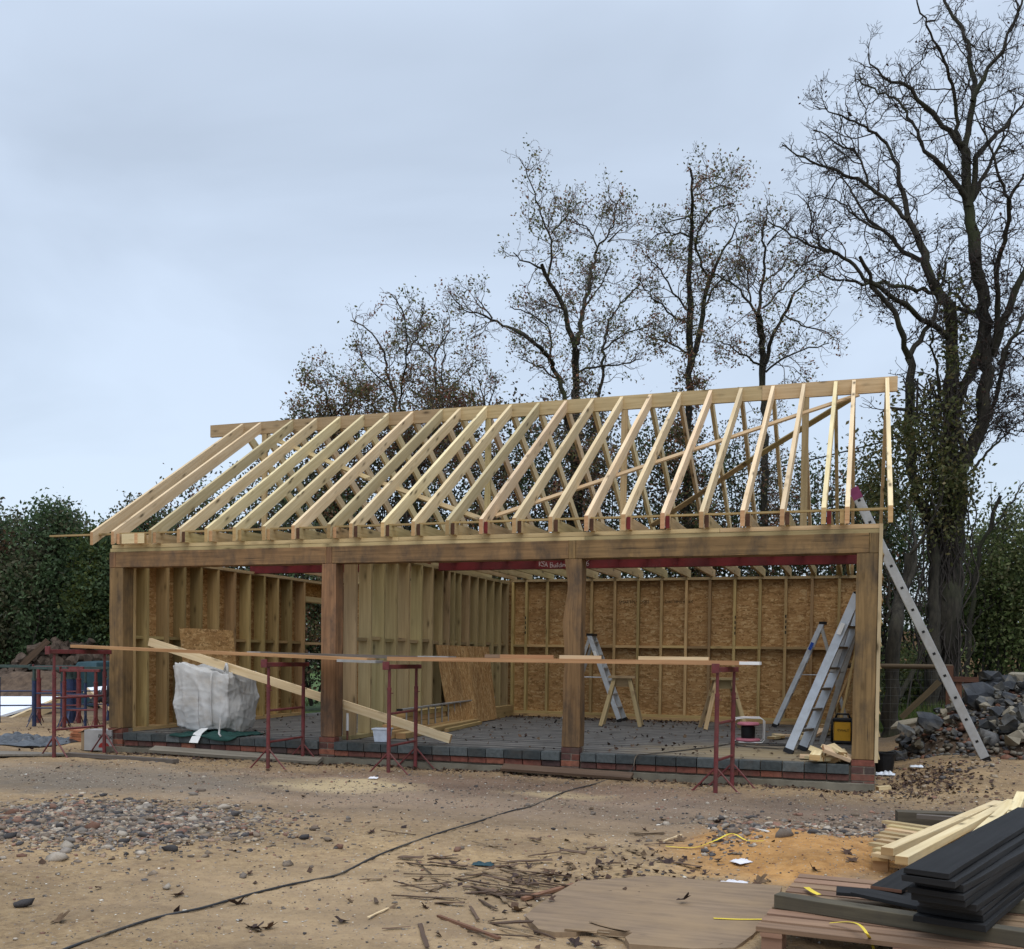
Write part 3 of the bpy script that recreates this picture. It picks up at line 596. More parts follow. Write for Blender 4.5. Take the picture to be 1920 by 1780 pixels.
mb = MB(); mb.box(-6.392, -6.381, 2.75, 6.43, 0.05, 2.38, axis='y', tone=0.6); gp('lining_board', mb, MAT['ptn'], part_w)
# right gable wall: studs inside, lapped boards outside
rg = MB(); rg.box(-0.012, -0.001, 0.21, 6.56, 0.05, 2.40, axis='y'); right = gp('gable_wall', rg, MAT['osb'])
for y in np.arange(0.4, 6.5, 0.41):
    mb = MB(); mb.box(-0.125, -0.013, y-0.022, y+0.023, 0.05, 2.34, axis='z'); gp('stud', mb, MAT['stud'], right)
mb = MB(); mb.box(-0.14, -0.013, 0.21, 6.44, 2.342, 2.386, axis='y'); gp('top_plate', mb, MAT['plate'], right)
mb = MB(); mb.box(-0.14, -0.013, 0.21, 6.42, 0.0, 0.048, axis='y'); gp('sole_plate', mb, MAT['stud'], right)
mb = MB(); mb.box(0.017, 0.052, -0.012, 0.045, 0.03, ZT+0.09, axis='z'); gp('corner_batten', mb, MAT['rafter'], right)
for k in range(10):
    z = 0.06+k*0.235; mb = MB(); rings = [[(0.002, y, z), (0.072, y, z), (0.060, y, z+0.02), (0.030, y, z+0.25), (0.002, y, z+0.25)] for y in (0.05, 6.55)]; mb.loft(rings, [0, 6.5]); gp('cladding_board', mb, MAT['plate'], right)

# ------------------------------------------------------------------ trees
class Wood:
    """collects tapering limbs and sweeps them into one mesh"""
    def __init__(s): s.v = []; s.f = []; s.n = 0
    def limb(s, pts, rad, k):
        pts = np.asarray(pts, float); rad = np.asarray(rad, float); n = len(pts)
        d = np.gradient(pts, axis=0); d /= (np.linalg.norm(d, axis=1, keepdims=True)+1e-9)
        ref = np.array((0.31, 0.42, 0.11)); a = np.cross(d, ref); a /= (np.linalg.norm(a, axis=1, keepdims=True)+1e-9); b_ = np.cross(d, a)
        th = np.arange(k)*2*math.pi/k
        r = pts[:, None]+(a[:, None]*np.cos(th)[None, :, None]+b_[:, None]*np.sin(th)[None, :, None])*rad[:, None, None]
        s.v.append(r.reshape(-1, 3)); i = np.arange(n-1)[:, None]*k; j = np.arange(k)[None]; j2 = (j+1) % k
        s.f.append(np.stack([i+j, i+j2, i+k+j2, i+k+j], -1).reshape(-1, 4)+s.n); s.n += n*k
    def mesh(s, name, mat): return np_mesh(name, np.concatenate(s.v), np.concatenate(s.f), mat)
def resample(pts, step):
    pts = np.asarray(pts, float); seg = np.linalg.norm(np.diff(pts, axis=0), axis=1); cum = np.concatenate([[0], np.cumsum(seg)])
    n = max(2, int(cum[-1]/step)+1); t = np.linspace(0, cum[-1], n); q_ = np.stack([np.interp(t, cum, pts[:, i]) for i in range(3)], -1)
    if n > 4:
        for _ in range(2): q_[1:-1] = (q_[:-2]+2*q_[1:-1]+q_[2:])/4
    return q_, cum[-1]
def unit(v): return v/(np.linalg.norm(v)+1e-9)
def shoot(rng, p, d, L, nseg, wig, up):
    pts = [p]; d = unit(d)
    for _ in range(nseg):
        d = unit(d+rng.normal(0, wig, 3)+np.array((0, 0, up))); pts.append(pts[-1]+d*L/nseg)
    return np.array(pts)
def sprout(rng, wood, tips, pts, L, r0, r1, level, P):
    """side branches of one limb, and theirs"""
    if level > P['levels']: return
    dens = P['dens'][level-1]; n = max(1, int(L*dens*(0.7+0.6*rng.rand())))
    for _ in range(n):
        t = P['from'][level-1]+(1-P['from'][level-1])*rng.rand(); x = t*(len(pts)-1); i = min(int(x), len(pts)-2); p = pts[i]+(pts[i+1]-pts[i])*(x-i)
        tan = unit(pts[i+1]-pts[i]); perp = unit(np.cross(tan, rng.normal(0, 1, 3))); a = R(P['ang'])*(0.7+0.6*rng.rand())
        d = tan*math.cos(a)+perp*math.sin(a); d[1] *= 0.9
        l = P['len'][level-1]*(0.5+0.8*rng.rand())*(1.27-1.03*t); rr = min(r0+(r1-r0)*t, P['rad'][level-1])*(0.75)
        ns = 6 if level == 1 else (5 if level == 2 else 4)
        c = shoot(rng, p, d, l, ns, P['wig'], P['up']); wood.limb(c, np.linspace(rr, max(rr*0.45, P['rmin']), len(c)), 5 if level == 1 else 3)
        tips.append((c[-1], level)); tips.append((c[len(c)//2], level))
        sprout(rng, wood, tips, c, l, rr, max(rr*0.45, P['rmin']), level+1, P)
def leaves(rng, centers, per, spread, size, cols, pick=None):
    """small folded leaves round the given points"""
    c = np.repeat(np.asarray(centers), per, axis=0); n = len(c); c = c+rng.normal(0, spread, (n, 3))
    a = rng.normal(0, 1, (n, 3)); a /= np.linalg.norm(a, axis=1, keepdims=True); b_ = np.cross(a, rng.normal(0, 1, (n, 3))); b_ /= np.linalg.norm(b_, axis=1, keepdims=True)
    sz = size*(0.6+0.8*rng.rand(n, 1)); a = a*sz; b_ = b_*sz*0.62
    v = np.stack([c-a, c-b_*0.9+a*0.1, c+a, c+b_*0.9+a*0.1], 1).reshape(-1, 3); f = np.arange(n*4).reshape(n, 4)
    cols = np.asarray(cols); k = rng.randint(0, len(cols), n) if pick is None else np.repeat(pick, per); col = cols[k]*(0.65+0.7*rng.rand(n, 1)); return v, f, col
def merge(parts):
    vs, fs, cs, n = [], [], [], 0
    for v, f, c in parts: vs.append(v); fs.append(f+n); cs.append(c); n += len(v)
    return np.concatenate(vs), np.concatenate(fs), np.concatenate(cs)
def px_limb(rng, poly, t0, spread=0.45, start=None):
    """limb drawn through places of the photograph, swinging nearer or farther as it goes"""
    poly = np.array(poly, float); L = np.sum(np.linalg.norm(np.diff(poly, axis=0), axis=1))/FPX*t0
    k = np.linspace(0, 1, len(poly)); swing = rng.normal(0, spread)*L*k+rng.normal(0, 0.06*L, len(poly))*k
    pts = np.array([PT(u, v, t0+(start or 0)+s_) for (u, v), s_ in zip(poly, swing)]); return pts
def tree(name, label, limbs, t0, seed, P, leafset=None, group=None, ground_z=-0.2, cat='tree', extra=None, side=8):
    rng = np.random.RandomState(seed); trunk = Wood(); twigs = Wood(); tips = []; base = None
    for li, (w0, w1, poly) in enumerate(limbs):
        pts = px_limb(rng, poly, t0, 0.0 if w0*t0/FPX > 0.3 else P.get('spread', 0.4))
        if base is None: base = np.array((pts[0][0], pts[0][1], ground_z)); pts = np.concatenate([[base+np.array((0, 0, -0.1))], pts]) if pts[0][2] > ground_z else pts
        wf = (0.62 if 'ws' in P else 0.80) if li == 0 else (0.60 if w0 >= 15 and 'ws' in P else P.get('ws', P.get('wl', 0.60))); w0, w1 = w0*wf, w1*wf
        q_, L = resample(pts, 0.14 if w0 < 10 else 0.22); n = len(q_)
        q_[1:-1] += rng.normal(0, 0.022, (max(n-2, 0), 3)); r0, r1 = w0/2*t0/FPX, w1/2*t0/FPX
        rad = np.linspace(r0, r1, n)*(1+rng.normal(0, 0.05, n))
        if li == 0: rad[:3] *= np.array((1.35, 1.15, 1.05))[:len(rad[:3])]
        trunk.limb(q_, rad, side if w0 > 20 else 6)
        skip = int(n*P.get('bare', 0.2)) if li == 0 else 0
        sprout(rng, twigs, tips, q_[skip:] if n-skip > 2 else q_, L*(1-skip/n), r0, r1, 1, P)
    th = thing(name, label, cat, base, group=group); off = np.array(base)
    for mesh_, nm in ((trunk, 'trunk'), (twigs, 'branches')):
        for v in mesh_.v: v -= off
        o = link(nm, mesh_.mesh(nm, MAT['bark'] if nm == 'trunk' else MAT['twig2' if 'ws' in P else 'twig']), th); finish(o, True)
    if leafset:
        parts_ = []
        for per, spread, size, cols, frac, maxz in leafset:
            c = np.array([p for p, l in tips if l >= 2 and rng.rand() < frac*(1.0 if p[2] < maxz else 0.12)])
            if len(c): parts_.append(leaves(rng, c-off, per, spread, size, cols))
        if parts_: v, f, c = merge(parts_); link('crown', np_mesh('crown', v, f, MAT['leaf'], c), th)
    if extra: extra(th, off, rng)
    return th
def V(off, sc, pts): return [(off[0]+x/sc, off[1]+y/sc) for x, y in pts]
z7 = lambda *p: V((1440, 0), 3.423, p)
z8 = lambda *p: V((1440, 480), 3.423, p)
z5 = lambda *p: V((850, 280), 3.561, p)
z6 = lambda *p: V((1180, 300), 3.87, p)
z4 = lambda *p: V((530, 530), 4.085, p)
OLIVE = [(0.17, 0.16, 0.065), (0.12, 0.12, 0.055), (0.21, 0.17, 0.08)]
RUST = [(0.26, 0.13, 0.075), (0.20, 0.095, 0.065), (0.19, 0.14, 0.09)]
BERRY = [(0.13, 0.018, 0.016), (0.09, 0.015, 0.015)]
DARKGREEN = [(0.06, 0.08, 0.03), (0.08, 0.10, 0.038), (0.11, 0.115, 0.048)]

# the tall bare tree behind the ladder
BIG = [(78, 62, [(1762, 1320), (1768, 1250), (1773, 1150), (1780, 1050), (1783, 950), (1785, 889)]),
 (60, 42, [(1784, 900)]+z8((1170, 1150), (1165, 900), (1185, 640), (1165, 300))), (40, 28, z8((1165, 320), (1050, 200), (1000, 0))+z7((960, 1520),)),
 (26, 12, z7((960, 1520), (900, 1400), (860, 1200), (820, 1030), (760, 920))), (12, 3, z7((760, 920), (700, 860), (620, 810), (480, 760), (390, 700), (300, 680))),
 (52, 46, [(1786, 895)]+z8((1290, 1330), (1380, 1050), (1400, 800), (1400, 600), (1390, 300), (1330, 0))), (46, 30, z8((1330, 20),)+z7((1310, 1480), (1290, 1250), (1270, 1000), (1240, 930))),
 (40, 26, z8((1240, 900), (1330, 640), (1395, 500), (1380, 300))), (24, 4, z7((1255, 940), (1200, 910), (1150, 820), (1080, 740), (960, 620), (840, 530), (720, 480), (650, 400), (640, 350))),
 (26, 10, z7((1260, 980), (1330, 600), (1310, 400), (1250, 200), (1150, 50), (1120, -60))), (18, 5, z7((1225, 940), (1200, 600), (1130, 400), (1040, 220), (970, 50), (950, -40))),
 (30, 20, z7((1285, 1330), (1320, 1180), (1322, 1080), (1332, 1010))), (22, 5, z7((1330, 1015), (1420, 900), (1500, 840), (1600, 720), (1660, 620))), (20, 8, z7((1310, 650), (1350, 540), (1450, 400), (1540, 260), (1620, 40), (1640, -60))),
 (20, 4, z7((1290, 1310), (1340, 1230), (1370, 1160), (1450, 1000), (1530, 830), (1560, 740))), (26, 14, z8((1450, 640), (1480, 400), (1480, 60))+z7((1480, 1640), (1540, 1500), (1560, 1330), (1545, 1270))),
 (14, 4, z7((1545, 1270), (1500, 1210), (1450, 1000), (1380, 860), (1320, 700))), (14, 6, z7((1550, 1280), (1600, 1200), (1640, 1110), (1680, 1050))),
 (36, 24, z8((1440, 640), (1500, 440), (1580, 260), (1640, 140), (1700, 0))), (24, 14, z7((1270, 1270), (1240, 1200), (1130, 1080), (1000, 970))), (14, 4, z7((1000, 970), (940, 810), (880, 700), (800, 620), (690, 590), (610, 540), (570, 470))),
 (18, 5, z7((900, 1410), (830, 1350), (740, 1260), (640, 1190), (540, 1130), (430, 1080), (300, 1050), (170, 990), (90, 930))), (10, 4, z7((640, 1180), (600, 1000), (500, 940), (400, 880), (290, 840))),
 (20, 5, z8((1000, 30),)+z7((980, 1700), (850, 1600), (760, 1500), (650, 1420), (560, 1280), (510, 1180), (440, 1100))), (10, 3, z7((750, 1480), (600, 1440), (560, 1370), (520, 1340), (450, 1280), (360, 1260), (240, 1270))),
 (22, 16, z8((1170, 560), (1130, 500), (1010, 430), (900, 330), (780, 250), (660, 170))), (16, 5, z8((660, 170), (540, 60), (470, 0))+z7((380, 1620), (280, 1570), (130, 1500), (0, 1420))),
 (18, 6, z8((1140, 310), (1070, 220), (900, 210), (760, 170), (640, 185), (540, 170), (430, 140), (330, 120))), (8, 3, z7((370, 1600), (280, 1560), (290, 1430), (240, 1310), (190, 1250))),
 (34, 22, z8((1290, 1330), (1210, 1060), (1230, 870), (1330, 720))), (16, 6, z8((1215, 330), (1320, 380), (1180, 240), (1100, 100))), (22, 10, z8((1180, 1300), (1330, 1240), (1440, 980), (1550, 560), (1643, 380), (1740, 260))),
 (16, 5, z8((1480, 700), (1560, 540), (1640, 480), (1760, 420))), (12, 4, z8((1290, 1400), (1420, 1250), (1560, 1110), (1680, 1040))), (10, 4, z8((1250, 1060), (1420, 1030), (1620, 960)))]
P_BIG = dict(wl=0.5, levels=4, dens=(5.8, 7.0, 8.5, 8.0), ang=52, len=(1.05, 0.56, 0.28, 0.15), rad=(0.018, 0.009, 0.0065, 0.005), rmin=0.0036, wig=0.36, up=0.07, spread=0.35, bare=0.55)
P_BIG['from'] = (0.1, 0.2, 0.2, 0.2)
def ivy(th, off, rng):
    parts_ = []
    for (u, v, ru, rv, n, t) in ((1660, 870, 48, 80, 70, 18.6), (1700, 800, 40, 45, 40, 18.8), (1765, 770, 40, 60, 60, 19.1), (1755, 860, 48, 60, 70, 18.9), (1800, 900, 45, 40, 50, 18.9), (1640, 930, 30, 50, 34, 18.7), (1690, 930, 44, 40, 45, 18.7), (1786, 640, 24, 120, 40, 19.2), (1770, 960, 50, 90, 70, 18.95)):
        cs = np.array([PT(u+ru*rng.normal(0, 0.5), v+rv*rng.normal(0, 0.5), t+rng.normal(0, 0.28)) for _ in range(n)])
        parts_.append(leaves(rng, cs-off, 15, 0.16, 0.042, [(0.07, 0.08, 0.026), (0.095, 0.10, 0.034), (0.12, 0.10, 0.04), (0.05, 0.058, 0.02)]))
    v, f, c = merge(parts_); link('ivy', np_mesh('ivy', v, f, MAT['leaf'], c), th)
    rope = Wood()
    for _ in range(46):                                    # dead ivy stems lacing the trunk
        u0 = 1768+rng.normal(0, 20); pts = [PT(u0+rng.normal(0, 16)+k*rng.normal(0, 2), 1330-k*62, 19.5-0.40+rng.normal(0, 0.05)) for k in range(0, 11)]
        q_, L = resample(np.array(pts), 0.15); rope.limb(q_-off, np.full(len(q_), 0.007+0.011*rng.rand()), 4)
    finish(link('ivy_stem', rope.mesh('ivy_stem', MAT['twig']), th), True)
KEYS = [(0.05, 0.03, 0.024), (0.035, 0.024, 0.02), (0.065, 0.034, 0.03)]
tree('tall_tree', 'tall bare tree with thick ivy clad trunk, tallest of all, behind the leaning ladder', BIG, 19.5, 11, P_BIG, leafset=[(2, 0.04, 0.03, KEYS, 0.14, 9.5)], extra=ivy)
P_SM = dict(levels=3, dens=(3.2, 5.5, 7.0), ang=48, len=(1.0, 0.45, 0.22), rad=(0.016, 0.009, 0.006), rmin=0.004, wig=0.26, up=0.08, spread=0.4, bare=0.5); P_SM['from'] = (0.1, 0.2, 0.2)
DEAD = [(30, 20, [(1750, 985)]+z8((980, 1600), (920, 1400), (900, 1080), (910, 900), (905, 650))), (22, 10, z8((905, 650), (860, 590), (850, 430), (780, 320), (660, 170), (600, 0))+z7((590, 1650),)),
 (18, 8, z8((905, 650), (1000, 500), (1060, 420), (1110, 200), (1140, 40))), (12, 5, z8((900, 990), (820, 980), (720, 1010))), (10, 5, z8((1110, 900), (1060, 600), (1050, 480)))]
for l in DEAD[:1]: l[2].insert(0, (1752, 1240))
tree('slender_tree', 'slender dark forked bare tree close to the left of the tall ivy clad tree', DEAD, 18.9, 5, P_SM)
SMALL = [(38, 24, [(1668, 1360), (1674, 1290), (1672, 1235), (1680, 1180), (1690, 1110), (1706, 1040)]), (22, 10, [(1684, 1308), (1705, 1275), (1724, 1250), (1735, 1190)]), (20, 8, [(1690, 1110), (1720, 1060), (1712, 990), (1700, 940)]), (14, 6, [(1674, 1190), (1660, 1150), (1664, 1080)]), (12, 5, [(1706, 1040), (1740, 1000), (1765, 930)])]
tree('young_tree', 'low forked trunk beside the fence rail between garage corner and ladder', SMALL, 17.2, 8, dict(P_SM, dens=(2.6, 3.5, 4.5)), leafset=[(2, 0.05, 0.045, DARKGREEN+OLIVE, 0.25, 9)])
TR = [(16, 9, [(1812, 1258), (1818, 1180), (1826, 1100), (1845, 1010), (1876, 930)]), (9, 4, [(1826, 1100), (1800, 1020), (1812, 950)]), (9, 4, [(1845, 1010), (1890, 950), (1925, 900)]), (7, 3, [(1818, 1180), (1858, 1120), (1885, 1050)])]
tree('thin_tree', 'thin grey leaning trunk in front of the green scrub at the right edge', TR, 21.5, 9, dict(P_SM, dens=(2.2, 3, 3)), leafset=[(2, 0.05, 0.045, OLIVE, 0.3, 9)])
# four trees beyond the ridge
LS = lambda mz, f=1.0: [(5, 0.10, 0.034, OLIVE+RUST, 0.42*f, mz), (9, 0.10, 0.035, DARKGREEN+OLIVE[:1], 0.42*f, mz-2.2), (6, 0.05, 0.028, BERRY, 0.05*f, mz-0.5), (14, 0.09, 0.034, RUST, 0.12*f, mz-1.0)]
P_MID = dict(levels=4, ws=0.48, dens=(5.6, 6.6, 6.4, 5.0), ang=50, len=(1.1, 0.55, 0.28, 0.16), rad=(0.015, 0.008, 0.006, 0.0045), rmin=0.0038, wig=0.34, up=0.05, spread=0.4, bare=0.1); P_MID['from'] = (0.08, 0.2, 0.2, 0.2)
M1 = [(27, 22, [(1078, 1080), (1078, 960), (1080, 860)]+z5((820, 1640), (820, 1340))), (18, 12, z5((815, 1340), (760, 1120), (700, 980), (630, 860), (590, 770))), (10, 3, z5((630, 860), (660, 730), (660, 600), (600, 460), (545, 330), (490, 150), (440, 60))),
 (7, 3, z5((660, 560), (700, 500), (765, 460), (770, 380), (735, 370))), (17, 9, z5((830, 1300), (860, 1100), (890, 980), (920, 830), (950, 690))), (9, 3, z5((950, 690), (1020, 570), (1080, 480), (1085, 380), (1040, 330), (1035, 240))), (6, 3, z5((1085, 380), (1130, 290))), (8, 3, z5((955, 690), (955, 610), (900, 520), (780, 450))), (6, 3, z5((1030, 620), (1120, 540), (1200, 490))),
 (18, 12, [(1078, 1040), (1074, 880), (1066, 800)]+z5((740, 1640), (680, 1480), (640, 1380), (520, 1270), (400, 1200))), (11, 3, z5((400, 1200), (270, 1140), (180, 1100), (60, 1080), (10, 1010))), (7, 3, z5((260, 1130), (190, 1030), (150, 950))), (15, 5, [(1080, 1000), (1098, 880), (1118, 790)]+z5((980, 1600), (990, 1400), (1020, 1250), (1060, 1120), (1120, 1030), (1250, 900))), (9, 4, z5((650, 1390), (665, 1220), (600, 1150), (480, 1080), (380, 1050))), (9, 4, z5((760, 1100), (650, 1030), (560, 1000))), (9, 4, z5((600, 800), (500, 770), (400, 690))), (8, 4, z5((1000, 1340), (1130, 1230), (1290, 1190))), (10, 4, z5((820, 1500), (940, 1440), (1100, 1450), (1260, 1400))), (10, 4, z5((740, 1560), (600, 1470), (450, 1400))), (8, 4, z5((870, 1060), (960, 960), (1040, 780)))]
tree('leafless_tree', 'tree with two bare crowns rising highest above the middle of the ridge', M1, 24, 21, P_MID, LS(6.2), group='sparse autumn trees beyond the roof')
M2 = [(26, 20, [(1286, 1080), (1290, 900)]+z6((430, 1660), (440, 1400), (440, 1000))), (18, 6, z6((440, 1000), (440, 600), (460, 400), (455, 230), (440, 60))), (20, 10, z6((450, 1500), (500, 1300), (540, 1000), (600, 840), (660, 700))), (9, 3, z6((660, 700), (730, 580), (800, 440), (780, 370))), (6, 3, z6((455, 230), (530, 130), (600, 110), (700, 140))), (6, 3, z6((470, 260), (590, 190), (700, 200), (830, 190))), (9, 3, z6((440, 560), (330, 520), (210, 530), (130, 600))), (9, 4, z6((430, 1100), (300, 950), (240, 820), (130, 690))), (10, 4, z6((580, 860), (470, 620), (540, 420), (640, 330), (760, 320))), (9, 4, z6((440, 1200), (300, 1120), (180, 1000), (60, 860))), (9, 4, z6((520, 1100), (640, 900), (720, 780))), (10, 4, z6((440, 1400), (280, 1330), (150, 1290))), (8, 4, z6((480, 400), (370, 420), (270, 460)))]
tree('bushy_tree', 'tree with a bent whip top and rusty leaf clumps right of the middle', M2, 24.5, 22, P_MID, LS(8.8, 1.15), group='sparse autumn trees beyond the roof')
M3 = [(26, 20, [(1432, 1080), (1434, 900)]+z6((980, 1620), (960, 1300), (935, 1130))), (14, 5, z6((940, 1130), (960, 900), (990, 750), (960, 560), (1010, 320))), (13, 5, z6((935, 1130), (880, 1050), (750, 900), (640, 830), (560, 800))), (15, 8, z6((985, 1480), (1060, 1230), (1130, 1130), (1200, 960))), (8, 3, z6((1200, 960), (1330, 860), (1500, 750))), (9, 4, z6((960, 1080), (1100, 960), (1160, 860), (1250, 760), (1400, 690))), (8, 3, z6((970, 900), (1060, 840), (1160, 700))), (8, 3, z6((880, 1030), (860, 860), (800, 640), (760, 520))), (9, 4, z6((990, 1540), (1120, 1440), (1280, 1380), (1450, 1330))), (9, 4, z6((970, 1500), (840, 1430), (740, 1360), (660, 1320))), (8, 3, z6((1130, 1130), (1260, 1200), (1400, 1240), (1520, 1300))), (8, 3, z6((1000, 620), (1100, 500), (1190, 420)))]
tree('twiggy_tree', 'finely twigged rounded tree in the gap before the tall ivy clad tree', M3, 24, 23, dict(P_MID, dens=(6.0, 6.8, 6.4, 5)), LS(5.5, 0.75), group='sparse autumn trees beyond the roof')
M0 = [(16, 10, [(770, 1080), (752, 900), (742, 800)]+z4((860, 960), (850, 830))), (10, 4, z4((850, 830), (790, 720), (800, 600), (760, 500), (620, 330), (520, 290))), (11, 4, [(752, 905), (750, 820)]+z4((900, 900), (930, 700), (960, 500), (920, 200), (830, 90))), (14, 6, [(770, 900)]+z4((1190, 960), (1160, 700), (1160, 560))), (7, 3, z4((1160, 600), (1010, 440), (900, 400))), (10, 4, [(770, 930), (800, 840)]+z4((1240, 950), (1210, 700), (1240, 500), (1240, 280))), (8, 3, [(772, 930), (800, 820)]+z4((1180, 900), (1290, 800), (1440, 650), (1520, 580))), (8, 3, [(770, 950), (830, 850)]+z4((1350, 960), (1240, 820), (1120, 720), (980, 640), (860, 600))), (8, 3, z4((850, 840), (760, 740), (640, 640), (590, 520))), (7, 3, z4((950, 560), (1080, 320), (1070, 160))), (7, 3, z4((1160, 560), (1250, 400), (1330, 350)))]
tree('berry_tree', 'many stemmed small tree with pinkish leaves left of the middle', M0, 23, 24, P_MID, LS(7.2, 0.9), group='sparse autumn trees beyond the roof')
MM = [(12, 7, [(640, 1080), (636, 900), (628, 790)]), (8, 3, [(628, 790)]+z4((330, 880), (330, 820), (150, 740))), (7, 3, [(630, 780)]+z4((560, 870), (470, 790), (310, 650))), (7, 3, [(636, 880), (660, 800)]+z4((600, 900), (570, 720), (480, 620))), (8, 3, [(634, 830), (600, 770), (570, 745)]), (8, 3, [(634, 800), (670, 745), (706, 720)])]
tree('low_tree', 'lowest bushy tree showing over the left part of the ridge', MM, 23, 25, P_MID, LS(7.0, 1.4), group='sparse autumn trees beyond the roof')

tree('low_tree', 'small thin twiggy tree just over the ridge between two taller ones', [(10, 6, [(915, 1080), (914, 900), (913, 800)]), (8, 3, [(913, 800)]+z4((1540, 860), (1500, 740))), (8, 3, [(914, 810)]+z4((1600, 860), (1640, 740)))], 23, 27, P_MID, LS(7.0, 1.2), group='sparse autumn trees beyond the roof')
# bushes: bent stems and many leaves in clumps
def bush(name, label, uvt, ru, rv, seed, cols, nclump, per=26, size=0.045, spread=0.17, depth=1.0, shoots=10, group=None, cat='bush', stems=9, gap=0.0):
    rng = np.random.RandomState(seed); u, v, t = uvt; c = PT(u, v, t); base = np.array((c[0], c[1], -0.1)); top = c[2]+rv/FPX*t
    rx, rz = ru/FPX*t, rv/FPX*t; cl = []; pk = []
    while len(cl) < nclump:
        p = rng.normal(0, 1, 3); p = p/np.linalg.norm(p)*rng.rand()**0.42
        if mnoise.noise(Vector(p*2.3)+Vector((seed, 0, 0))) < -0.12-gap*0+0.0 and rng.rand() < 0.75: continue
        pz = p[2]*rz+c[2]
        if pz < base[2]+0.15: continue
        cl.append((c[0]+(p[0]*CR[0])*rx+p[1]*CF[0]*depth, c[1]+p[0]*CR[1]*rx+p[1]*CF[1]*depth, pz)); pk.append(rng.randint(0, len(cols)) if rng.rand() < 0.35 else int((mnoise.noise(Vector(p*1.7)+Vector((0, seed, 0)))+1)*0.5*len(cols)) % len(cols))
    wood_ = Wood(); tipc = []
    for _ in range(stems):
        b0 = base+np.array((rng.normal(0, rx*0.35), rng.normal(0, depth*0.35), 0)); tgt = np.array(cl[rng.randint(len(cl))])
        pts = np.stack([b0+(tgt-b0)*k+np.array((0, 0, 0.25))*math.sin(k*3.1) for k in np.linspace(0, 1, 9)])+rng.normal(0, 0.05, (9, 3)); pts[0] = b0; wood_.limb(pts-base, np.linspace(0.035, 0.008, 9), 5)
    for _ in range(shoots):                                # whippy shoots over the outline
        a = np.array(cl[rng.randint(len(cl))]); L = 0.45+0.65*rng.rand(); pts = shoot(rng, a, np.array((rng.normal(0, 0.35), rng.normal(0, 0.35), 1.0)), L, 7, 0.16, 0.05); wood_.limb(pts-base, np.linspace(0.010, 0.004, 8), 3)
        tipc += [pts[k]+rng.normal(0, 0.03, 3) for k in range(2, 8)]
    th = thing(name, label, cat, base, group=group)
    finish(link('stems', wood_.mesh('stems', MAT['twig']), th), True)
    prt = [leaves(rng, np.array(cl)-base, per, spread, size, cols, np.array(pk))]
    if tipc: prt.append(leaves(rng, np.array(tipc)-base, 4, 0.05, size*0.85, cols))
    vv, ff, cc = merge(prt); link('foliage', np_mesh('foliage', vv, ff, MAT['leaf'], cc), th); return th
HG = [(0.042, 0.074, 0.033), (0.06, 0.10, 0.044), (0.08, 0.122, 0.054), (0.105, 0.105, 0.058), (0.062, 0.072, 0.042)]
HG2 = HG[:3]+[(0.060, 0.085, 0.022), (0.085, 0.10, 0.022)]
HB = HG+[(0.09, 0.05, 0.026), (0.075, 0.06, 0.03)]
gl = 'dense hedge at the left'
bush('hedge_bush', 'dark bush at the left edge, tall sprig at its top', (10, 1130, 28), 110, 175, 31, HB, 1500, shoots=16, group=gl, depth=1.3, size=0.055)
bush('hedge_bush', 'tallest dense hedge bush, second from the left edge, above the blue trestles', (105, 1122, 27.5), 88, 180, 32, HG, 1500, shoots=18, group=gl, depth=1.3, size=0.055)
bush('hedge_bush', 'greener hedge bush touching the left oak post', (208, 1135, 27), 76, 150, 33, HG2, 1300, shoots=16, group=gl, depth=1.2, size=0.055)
bush('hedge_bush', 'far hedge bush seen over the lowest left rafters', (270, 1030, 31), 80, 85, 34, HB, 420, shoots=18, group=gl, size=0.055)
bush('hedge_bush', 'low shaded bush at the hedge foot behind the log heap', (90, 1195, 29), 150, 70, 35, HG, 800, shoots=4, group=gl, depth=1.3, size=0.055)
gb = 'scrub behind the garage'
for k, (u, v, t, ru, rv, n) in enumerate(((370, 1090, 24, 90, 190, 420), (480, 1080, 25, 90, 220, 440), (580, 1040, 23, 95, 270, 560), (650, 1060, 24.5, 80, 260, 400), (740, 1000, 25, 95, 230, 420), (850, 1000, 25, 100, 230, 400), (985, 990, 24.5, 90, 240, 420), (1110, 980, 25, 95, 250, 420), (1240, 1000, 25, 90, 250, 420), (1360, 1020, 25, 90, 220, 330), (1500, 1050, 25, 90, 200, 330), (1600, 1040, 23, 70, 200, 260))):
    bush('scrub_bush', 'sparse autumn scrub bush seen through the bare rafters', (u, v, t), ru, rv, 50+k, HB+RUST[:1], int(n*1.25), per=20, spread=0.22, shoots=34, group=gb, stems=14)
gr_ = 'green scrub at the right'
RG = [(0.10, 0.14, 0.045), (0.13, 0.165, 0.055), (0.16, 0.18, 0.07), (0.08, 0.105, 0.04), (0.17, 0.16, 0.08)]
for k, (lab, u, v, t, ru, rv, n) in enumerate((('green scrub bush at the right edge behind the broken block heap', 1905, 1110, 22, 75, 170, 520), ('green scrub bush just right of the tall ivy clad trunk', 1835, 1130, 23.5, 65, 140, 420), ('dark green bush just left of the tall ivy clad trunk', 1725, 1130, 24, 62, 120, 300), ('low yellowish bush behind the wire fence', 1715, 1275, 20.8, 55, 48, 190), ('thin green bush beyond the top of the ladder', 1660, 1010, 24, 60, 110, 170), ('green scrub bush far to the right outside the block heap', 1985, 1100, 24, 70, 180, 300))):
    bush('scrub_bush', lab, (u, v, t), ru, rv, 80+k, RG if k not in (2, 3, 4) else (HG2 if k != 3 else RG+[(0.14, 0.13, 0.03)]), int(n*1.35) if k != 2 else 90, per=22, spread=0.22, size=0.045, shoots=30, group=gr_, depth=1.2, stems=16)
